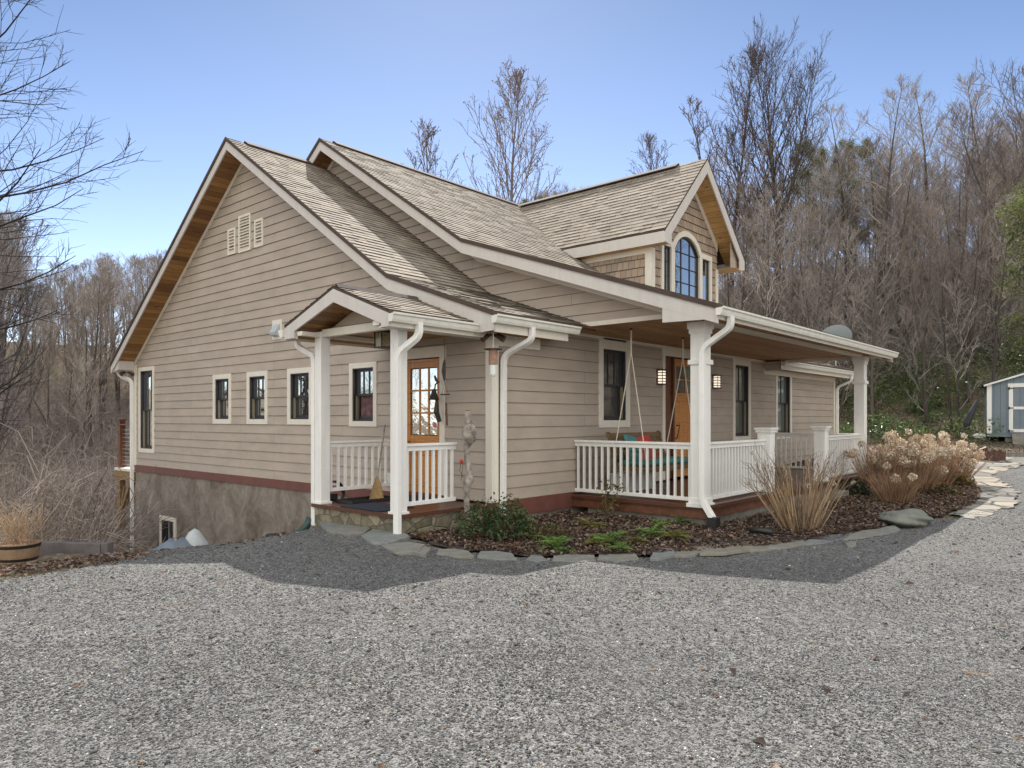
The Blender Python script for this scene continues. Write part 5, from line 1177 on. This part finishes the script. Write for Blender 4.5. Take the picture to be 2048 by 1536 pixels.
def wind_chime():
    t=thing('wind_chime','rusty metal wind chime with a leaf shape hanging at the right of the side door','wind chime',(-.55,.42,2.74)); b=MB(); b.sweep([(0,0,0),(0,0,-.30)],.004,n=5); b.build('cord',M['chimegrey'],t)
    b=MB(); b.sweep([(0,0,-.28),(0,.01,-.36),(0,.02,-.46),(0,.01,-.56),(0,0,-.62)],[.004,.035,.045,.03,.004],n=8); o=b.build('leaf_body',M['chimegrey'],t); o.scale=(.3,1,1)
    b=MB(); b.sweep([(0,-.10,-.80),(0,.08,-.80)],.012,n=6); b.build('crossbar',M['chimegrey'],t)
    for y in (-.08,.06): b=MB(); b.sweep([(0,0,-.62),(0,y,-.80)],.003,n=4); b.build('string',M['chimegrey'],t)
    b=MB(); b.sweep([(0,-.02,-.80),(0,-.03,-.95)],.003,n=4); b.build('string',M['chimegrey'],t); b=MB(); b.sweep([(0,-.03,-.93),(0,-.05,-1.25)],.014,n=8); b.build('tube',M['rust'],t)
wind_chime()
def door_hanging():
    t=thing('metal_wall_ornament','dark wrought metal bell ornament hanging on the right jamb of the side door','ornament',(-.10,1.02,2.02)); b=MB(); b.sweep([(0,0,.14),(-.06,.02,.10),(-.08,.02,0)],.012,n=6); b.build('bracket',M['black'],t)
    b=MB(); b.lathe([(.0,.05),(.03,.04),(.045,-.02),(.075,-.10),(.085,-.12)],14,(-.09,.02,-.02)); b.build('bell',M['black'],t); b=MB(); b.sweep([(-.05,0,-.12),(-.07,-.01,-.32),(-.03,-.04,-.48)],[.02,.045,.035],n=8); b.build('tail',M['black'],t); b=MB(); b.sweep([(-.04,.03,.16),(-.09,.0,.22),(-.06,-.03,.12)],.018,n=6); b.build('scroll',M['black'],t)
door_hanging()
def log_pole():
    t=thing('driftwood_pole','silvered knobbly driftwood pole standing between the entry rail and the corner board','ornament',(-.50,-.02,.06)); z=[0,.25,.5,.62,.68,.76,.95,1.12,1.2,1.25,1.32,1.40,1.46,1.52,1.64]; r=[.062,.055,.06,.085,.10,.062,.055,.058,.075,.125,.145,.12,.07,.062,.058]
    b=MB(); b.sweep([(0.02*math.sin(k*1.7),.035*math.sin(k*1.1)+.04-.05*k/14,a) for k,a in enumerate(z)],r,n=12); o=b.build('pole',M['log'],t,smooth=True); o.scale=(.74,.74,1)
    b=MB(); b.sweep([(-.06,.05,.70),(-.09,.09,.80),(-.05,.10,.92)],.004,n=4); b.sweep([(-.06,.05,.90),(-.10,.03,.80),(-.09,.06,.66)],.004,n=4); b.build('berry_twig',M['chimegrey'],t); b=MB(); b.lathe([(0,-.03),(.03,-.01),(.03,.015),(0,.03)],8,(-.09,.05,.93)); b.build('red_flower',M['red'],t)
log_pole()
def feeder():
    t=thing('bird_feeder','small wooden bird feeder with a flat roof hanging at the house corner','bird feeder',(-.36,-.36,2.80)); b=MB(); b.sweep([(0,0,0),(0,0,-.24)],.0035,n=5); b.build('hook',M['steel'],t)
    b=MB(); b.lathe([(0,0),(.125,0),(.125,-.014),(0,-.014)],18,(0,0,-.235)); b.build('roof',M['drip'],t); b=MB(); b.lathe([(.065,0),(.066,-.2),(.05,-.21)],12,(0,0,-.25)); b.build('body',simple('feeder_wood',(.34,.19,.13),.7,.3,12),t)
    b=MB(); b.lathe([(.05,0),(.05,-.14),(0,-.14)],12,(0,0,-.46)); b.build('seed_jar',M['whiteplastic'],t); b=MB(); b.sweep([(.0,-.06,-.45),(.0,-.06,-.62),(0,.05,-.62),(0,.05,-.46)],.004,n=5); b.build('wire_perch',M['steel'],t)
feeder()
def mat_(name,label,cat,x0,x1,y0,y1,z,m,th=.012):
    b=MB(); b.box(-(x1-x0)/2,(x1-x0)/2,-(y1-y0)/2,(y1-y0)/2,0,th); o=b.build(name,M[m],None,bevel=.003); o.location=((x0+x1)/2,(y0+y1)/2,z); tag(o,label,cat); return o
mat_('doormat','dark blue doormat at the front edge of the side entry floor','doormat',-1.62,-1.02,.55,1.45,.337,'mat'); mat_('doormat','narrow dark mat lying against the side door threshold','doormat',-.50,-.06,.95,1.75,.337,'mat')
def tray():
    t=thing('boot_tray','shallow black boot tray under the entry railing','tray',(-.95,1.70,.337)); b=MB(); b.box(-.42,.42,-.2,.2,0,.008); b.build('tray_base',M['black'],t); b=MB(); b.box(-.42,.42,-.2,-.19,.008,.05);b.box(-.42,.42,.19,.2,.008,.05);b.box(-.42,-.41,-.19,.19,.008,.05);b.box(.41,.42,-.19,.19,.008,.05); b.build('tray_rim',M['black'],t)
tray()
def hose():
    t=thing('hose_reel','coil of black garden hose behind the left entry post','garden hose',(-1.25,2.18,.42)); b=MB(); pts=[]
    for i in range(60): a=i*.52; pts.append((.19*math.cos(a)+.004*i/6,.02*math.sin(i*.3),.19*math.sin(a)+.02)); 
    b.sweep(pts,.014,n=6); b.build('coil',M['black'],t); b=MB(); b.box(-.08,.08,-.03,.03,-.28,.02); b.build('bracket',M['black'],t)
hose()
def pipe(name,label,pts,r,m,cat='pipe'):
    b=MB(); p0=Vector(pts[0]); b.sweep([Vector(p)-p0 for p in pts],r,n=10); o=b.build(name,M[m],None,smooth=True); o.location=p0; return tag(o,label,cat)
pipe('drain_pipe','dark green flexible drain pipe at the foot of the left entry downspout',[(-1.62,2.2,.10),(-1.66,2.24,-.02),(-1.75,2.30,-.12),(-1.8,2.5,-.3)],.055,'greenplastic')
pipe('drain_pipe','black drain pipe end poking out of the gravel beside the foundation wall',[(-1.95,2.42,-.16),(-2.25,2.30,-.12)],.06,'black')
pipe('drain_hose','short black drain hose lying on the leaf mulch before the canes',[(*onz(1500,1064,.08),.11),(*onz(1520,1066,.08),.115),(*onz(1545,1068,.08),.10)],.04,'black')
pipe('soaker_hose','thin black soaker hose snaking along the front of the mulch bed',[(*onz(a,b,.08),.085) for a,b in ((1425,1082),(1470,1084),(1510,1078),(1560,1076),(1600,1080),(1585,1070),(1548,1066))],.009,'black','garden hose')
# ---- left side: barrel planter, timbers, sack and tarp
def barrel():
    x,y=at(36,9.45); z=float(H(x,y)); t=thing('barrel_planter','half barrel planter with dark hoops and dead stems at the left edge','planter',(x,y,z-.02)); b=MB(); b.lathe([(0,0),(.20,0),(.235,.15),(.26,.31),(.235,.31),(.22,.27),(0,.27)],26); b.build('staves',M['barrel'],t)
    for za,zb,ra,rb in ((.26,.30,.254,.262),(.09,.125,.224,.233)): b=MB(); b.lathe([(ra,za),(rb+.002,zb),(rb-.01,zb)],26); b.build('hoop',M['black'],t)
    g=np.random.default_rng(2); S=[]
    for i in range(75):
        a=g.uniform(0,6.28); d=nrm(np.array([math.cos(a)*.5,math.sin(a)*.5,1])); p=np.array([g.normal(0,.08),g.normal(0,.08),.27]); 
        for j in range(3): d=nrm(d+g.normal(0,.15,3)); q=p+d*g.uniform(.08,.24); S.append((p,q,.003,.0025)); e=nrm(d+g.normal(0,.6,3)); S.append((q,q+e*.12,.003,.002)); p=q
    V,F=segs_mesh(S,3); np_mesh('dead_stems',V,F,M['stems'],t,np.repeat(np.array([(.45,.32,.20),(.36,.25,.17)])[g.integers(0,2,len(S))],6,0))
barrel()
def timber(px0,px1,D0,D1,zt,h,label):
    a=Vector((*at(px0,D0),0)); c=Vector((*at(px1,D1),0)); d=(c-a); L=d.length; b=MB(); b.box(0,L,-.06,.06,-h,0); o=b.build('landscape_timber',M['timber'],None,bevel=.01); o.location=(a.x,a.y,zt); o.rotation_euler=(0,0,math.atan2(d.y,d.x)); tag(o,label,'timber')
timber(70,206,10.2,10.0,-.145,.3,'long grey landscape timber right of the barrel planter'); timber(208,221,10.0,9.98,-.13,.32,'short upright grey timber block ending the long timber'); timber(-20,6,9.6,9.6,-.12,.3,'weathered timber stub at the far left edge')
def sack():
    x,y=at(389,11.2); z=float(H(x,y)); b=MB(); pr=[(.0,1.02),(.05,.97),(.16,.70),(.27,.40),(.33,.15),(.30,0)]; b.lathe(pr[::-1],18); o=b.build('bulk_sack',M['bag'],None,smooth=True); o.location=(x,y,z); o.scale=(1.6,1.1,(-.12-z)/1.02 if z<-.2 else 1)
    tag(o,'peaked white woven sack beside the basement wall','sack')
    x,y=at(352,11.0); z=float(H(x,y)); n=14; V=[];F=[]; g=np.random.default_rng(6)
    for i in range(n+1):
        for j in range(n+1):
            u=i/n*2-1; v=j/n*2-1; k=max(0,1-(u*u+v*v)**.9*.55); V.append((u*.85,v*.6,(-.26-z)*k*(1+.06*math.sin(i*2.1)*math.sin(j*1.7)))) 
    for i in range(n):
        for j in range(n): q=i*(n+1)+j; F.append((q,q+n+1,q+n+2,q+1))
    o=np_mesh('tarp',np.array(V),np.array(F),M['tarp'],smooth=True); o.location=(x,y,z); o.rotation_euler=(0,0,.6); tag(o,'crumpled blue-grey tarp draped on a heap left of the white sack','tarp')
sack()
# ---- satellite dish on the far wing roof
def dish():
    t=thing('satellite_dish','oval grey satellite dish standing above the end of the porch roof','satellite dish',(15.45,-.05,3.33)); 
    b=MB(); n=28; pr=[(0,-.10),(.15,-.09),(.30,-.05),(.42,.0),(.43,.004),(.42,.006),(.30,-.044),(0,-.094)]; b.lathe(pr,n,sx=1.12,sy=.95); o=b.build('reflector',M['dish'],t,smooth=True); o.rotation_euler=(R_(66),0,R_(140)); o.location=(0,0,.74); o.scale=(1.15,1,1)
    for p,q in (((0,0,-.2),(0,0,.72)),((.0,.0,.45),(-.45,.5,.0)),((0,0,.45),(.5,.35,.0)),((0,-.02,.60),(-.28,-.5,.42)),((.05,-.02,.66),(-.24,-.5,.44))): b=MB(); b.sweep([p,q],.018,n=8); b.build('strut',M['steel'],t)
    b=MB(); b.box(-.34,-.2,-.58,-.48,.37,.49); b.build('receiver',M['dish'],t,bevel=.01)
dish()
# ---- yard beyond the path
def firepit():
    x,y=at(1970,20.5); z=float(H(x,y)); t=thing('fire_pit_ring','rusty steel fire ring with bricks in it on the flagstones','fire pit',(x,y,z+.03)); b=MB(); n=30; h=.27
    for i in range(n):
        a=2*math.pi*i/n; c=2*math.pi*(i+1)/n; hh=h+(.03*math.sin(i*2.7) if i%3 else -.03); b.prism([(.48*math.cos(a),.48*math.sin(a),0),(.48*math.cos(c),.48*math.sin(c),0),(.48*math.cos(c),.48*math.sin(c),hh),(.48*math.cos(a),.48*math.sin(a),hh)],(.012*math.cos(a),.012*math.sin(a),0))
    b.build('ring',M['rust'],t)
    for k,(dx,dy,rz,m) in enumerate(((-.1,0,.6,'concrete'),(.08,.05,-.5,'redband'),(0,-.12,.1,'concrete'),(-.03,.02,1.2,'redband'))):
        b=MB(); b.box(-.10,.10,-.05,.05,-.035,.035); o=b.build('brick',M[m],None); o.location=(x+dx,y+dy,z+.18+k*.05); o.rotation_euler=(.3*k,.4,rz); tag(o,['pale block at the left inside the fire ring','reddish brick leaning in the fire ring','pale block at the front inside the fire ring','reddish brick on top of the pile in the fire ring'][k],'brick')
firepit()
def shed():
    D0=27.0; x,y=at(1975,D0); ang=math.atan2(RT[1],RT[0])-R_(32); zb=1.02; t=thing('garden_shed','blue-grey board garden shed with white trim at the right edge','shed',(x,y,zb),ang); W=3.7; Hh=1.86; ap=2.42; dp=4.2
    # local frame: x right along the front, y away from the camera
    b=MB(); b.prism([(0,0,0),(W,0,0),(W,0,Hh),(W/2,0,ap),(0,0,Hh)],(0,dp,0)); b.build('walls',M['shed_blue'],t)
    b=MB()
    for i in range(1,19):
        xx=i*.2; b.box(xx-.004,xx+.004,-.004,.0,.02,min(ap-abs(xx-W/2)/(W/2)*(ap-Hh),9)-.02)
    b.build('board_grooves',M['black'],t)
    b=MB(); b.prism([(-.16,-.12,Hh-.04),(W/2,-.12,ap+.05),(W+.16,-.12,Hh-.04),(W+.16,-.12,Hh+.02),(W/2,-.12,ap+.11),(-.16,-.12,Hh+.02)],(0,dp+.24,0)); b.build('roof',simple('shed_roof_shingle',(.06,.075,.07),.9,.3,20),t)
    b=MB(); b.prism([(-.12,-.135,Hh-.10),(W/2,-.135,ap-.01),(W+.12,-.135,Hh-.10),(W+.12,-.135,Hh-.035),(W/2,-.135,ap+.055),(-.12,-.135,Hh-.035)],(0,.03,0)); b.build('gable_trim',M['white'],t)
    b=MB(); b.box(-.02,.13,-.02,.0,0,Hh-.03); b.box(-.02,.0,.0,.10,0,Hh); b.build('corner_board',M['white'],t)
    dr=empty('door'); dr.parent=t; b=MB(); x0,x1=.66,W-.66; b.box(x0,x0+.13,-.03,0,.06,1.80);b.box(x1-.13,x1,-.03,0,.06,1.80);b.box(x0-.03,x1+.03,-.035,0,1.72,1.86);b.box(x0+.13,x1-.13,-.03,0,.06,.17);b.box(x0+.13,x1-.13,-.03,0,.90,1.0); b.box(W/2-.1,W/2+.1,-.028,0,.17,1.72); b.build('door_trim',M['white'],dr)
    for z in (.10,.95,1.68): b=MB(); b.box(x0-.01,x0+.15,-.045,-.036,z-.018,z+.018); b.box(x0-.02,x0+.03,-.05,-.036,z-.05,z+.05); b.build('hinge',M['black'],dr)
    b=MB(); b.box(0,W,.02,dp,-.12,-.003); b.build('floor_frame',M['shed_blue'],t)
    for xx in (.55,1.9,3.2): b=MB(); b.box(xx,xx+.35,.1,.5,-.42,-.12); b.build('support_block',M['concrete'],t)
    r=MB(); r.prism([(.75,-.02,.0),(2.9,-.02,.0),(2.9,-1.0,-.52),(.75,-1.0,-.52)],(0,0,-.05)); r.build('ramp',M['concrete'],t)
shed()
def umb():
    D=25.0; x,y=at(1911,D); z=float(H(x,y)); u=(1963-1911)/FPX*D; t=thing('closed_umbrella','closed charcoal patio umbrella leaning left of the shed','umbrella',(x,y,z)); dx,dy=RT[0]*u,RT[1]*u; top=2.5-z
    P_=lambda k:(dx*k,dy*k,top*k); b=MB(); b.sweep([P_(0),P_(1.02)],.022,n=8); b.build('pole',M['black'],t); b=MB(); b.sweep([P_(.36),P_(.42),P_(.60),P_(.74),P_(.86)],[.05,.12,.11,.07,.03],n=9); b.build('folded_canopy',M['umbrella'],t)
umb()
rock('white_tarp_bundle','flat white tarp bundle at the foot of the shed left corner','tarp',(*at(1958,26.6),.93),(.36,.22,.10),5,'whiteplastic')
for k in range(5):
    x,y=at(2004+k*16,21.6); b=MB(); b.box(-.15,.15,-.09,.09,0,.15); o=b.build('edging_block',M['concrete'],None,bevel=.015); o.location=(x,y,float(H(x,y))); o.rotation_euler=(0,0,math.atan2(RT[1],RT[0])); tag(o,'grey concrete edging block right of the fire ring, %s in its row'%nth[k],'block','edging blocks behind the fire ring')
# ================================================================== CAMERA, LIGHT, RENDER
cd=bpy.data.cameras.new('camera'); cam=bpy.data.objects.new('camera',cd); COL.objects.link(cam)
cd.sensor_width=36; cd.lens=36*FPX/2048; cd.shift_y=(836-768)/2048; cd.clip_end=2000; cd.clip_start=.1
cam.location=CAM; cam.rotation_euler=(R_(90),0,math.atan2(FW[1],FW[0])-R_(90)); scene.camera=cam
SD=Vector((.66,.67,1.0)).normalized()
sl=bpy.data.lights.new('sun','SUN'); so=bpy.data.objects.new('sun',sl); COL.objects.link(so); so.location=(20,20,30)
sl.energy=4.7; sl.angle=R_(.5); sl.color=(1,.95,.87); so.rotation_euler=(-SD).to_track_quat('-Z','Y').to_euler()
w=bpy.data.worlds.new('World'); scene.world=w; w.use_nodes=True; nt=w.node_tree; nt.nodes.clear()
sk=nt.nodes.new('ShaderNodeTexSky'); sk.sky_type='NISHITA'; sk.sun_disc=False; sk.sun_elevation=math.asin(SD.z); sk.sun_rotation=math.atan2(SD.x,SD.y)
sk.air_density=1.0; sk.dust_density=.6; sk.ozone_density=1.6; sk.altitude=900
bg=nt.nodes.new('ShaderNodeBackground'); bg.inputs[1].default_value=.15; ou=nt.nodes.new('ShaderNodeOutputWorld')
def wn(t,**k):
    x=nt.nodes.new(t)
    for a,v in k.items(): setattr(x,a,v)
    return x
tc=wn('ShaderNodeTexCoord'); sx=wn('ShaderNodeSeparateXYZ'); nt.links.new(tc.outputs['Generated'],sx.inputs[0])
# clear air darkening the blue towards the zenith, and a bright sky area added behind the camera to fill the shaded walls
r1=wn('ShaderNodeValToRGB'); nt.links.new(sx.outputs['Z'],r1.inputs[0]); e=r1.color_ramp.elements; e[0].position=.16; e[0].color=(.94,.89,.92,1); e[1].position=.52; e[1].color=(.47,.52,.575,1)
m1=wn('ShaderNodeMix',data_type='RGBA',blend_type='MULTIPLY'); m1.inputs[0].default_value=1; nt.links.new(sk.outputs[0],m1.inputs[6]); nt.links.new(r1.outputs[0],m1.inputs[7])
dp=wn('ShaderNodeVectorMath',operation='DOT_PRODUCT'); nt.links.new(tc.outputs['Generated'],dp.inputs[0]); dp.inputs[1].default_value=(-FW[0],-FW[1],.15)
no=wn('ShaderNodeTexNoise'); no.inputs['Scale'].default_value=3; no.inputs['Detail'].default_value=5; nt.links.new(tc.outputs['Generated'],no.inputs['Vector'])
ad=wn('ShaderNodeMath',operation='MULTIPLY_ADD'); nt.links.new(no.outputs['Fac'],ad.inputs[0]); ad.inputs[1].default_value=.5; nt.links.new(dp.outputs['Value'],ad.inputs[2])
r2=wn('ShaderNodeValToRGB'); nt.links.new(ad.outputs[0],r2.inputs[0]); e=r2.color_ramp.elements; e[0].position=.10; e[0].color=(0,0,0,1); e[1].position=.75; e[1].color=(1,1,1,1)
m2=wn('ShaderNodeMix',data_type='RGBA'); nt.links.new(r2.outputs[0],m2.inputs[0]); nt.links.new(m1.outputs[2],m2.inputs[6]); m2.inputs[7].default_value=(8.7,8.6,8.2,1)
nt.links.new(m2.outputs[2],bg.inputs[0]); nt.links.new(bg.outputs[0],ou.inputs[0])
scene.render.engine='CYCLES'; scene.view_settings.view_transform='Standard'; scene.view_settings.look='None'; scene.view_settings.exposure=.50; scene.view_settings.gamma=1
scene.cycles.max_bounces=6; scene.cycles.diffuse_bounces=3; scene.cycles.transparent_max_bounces=6
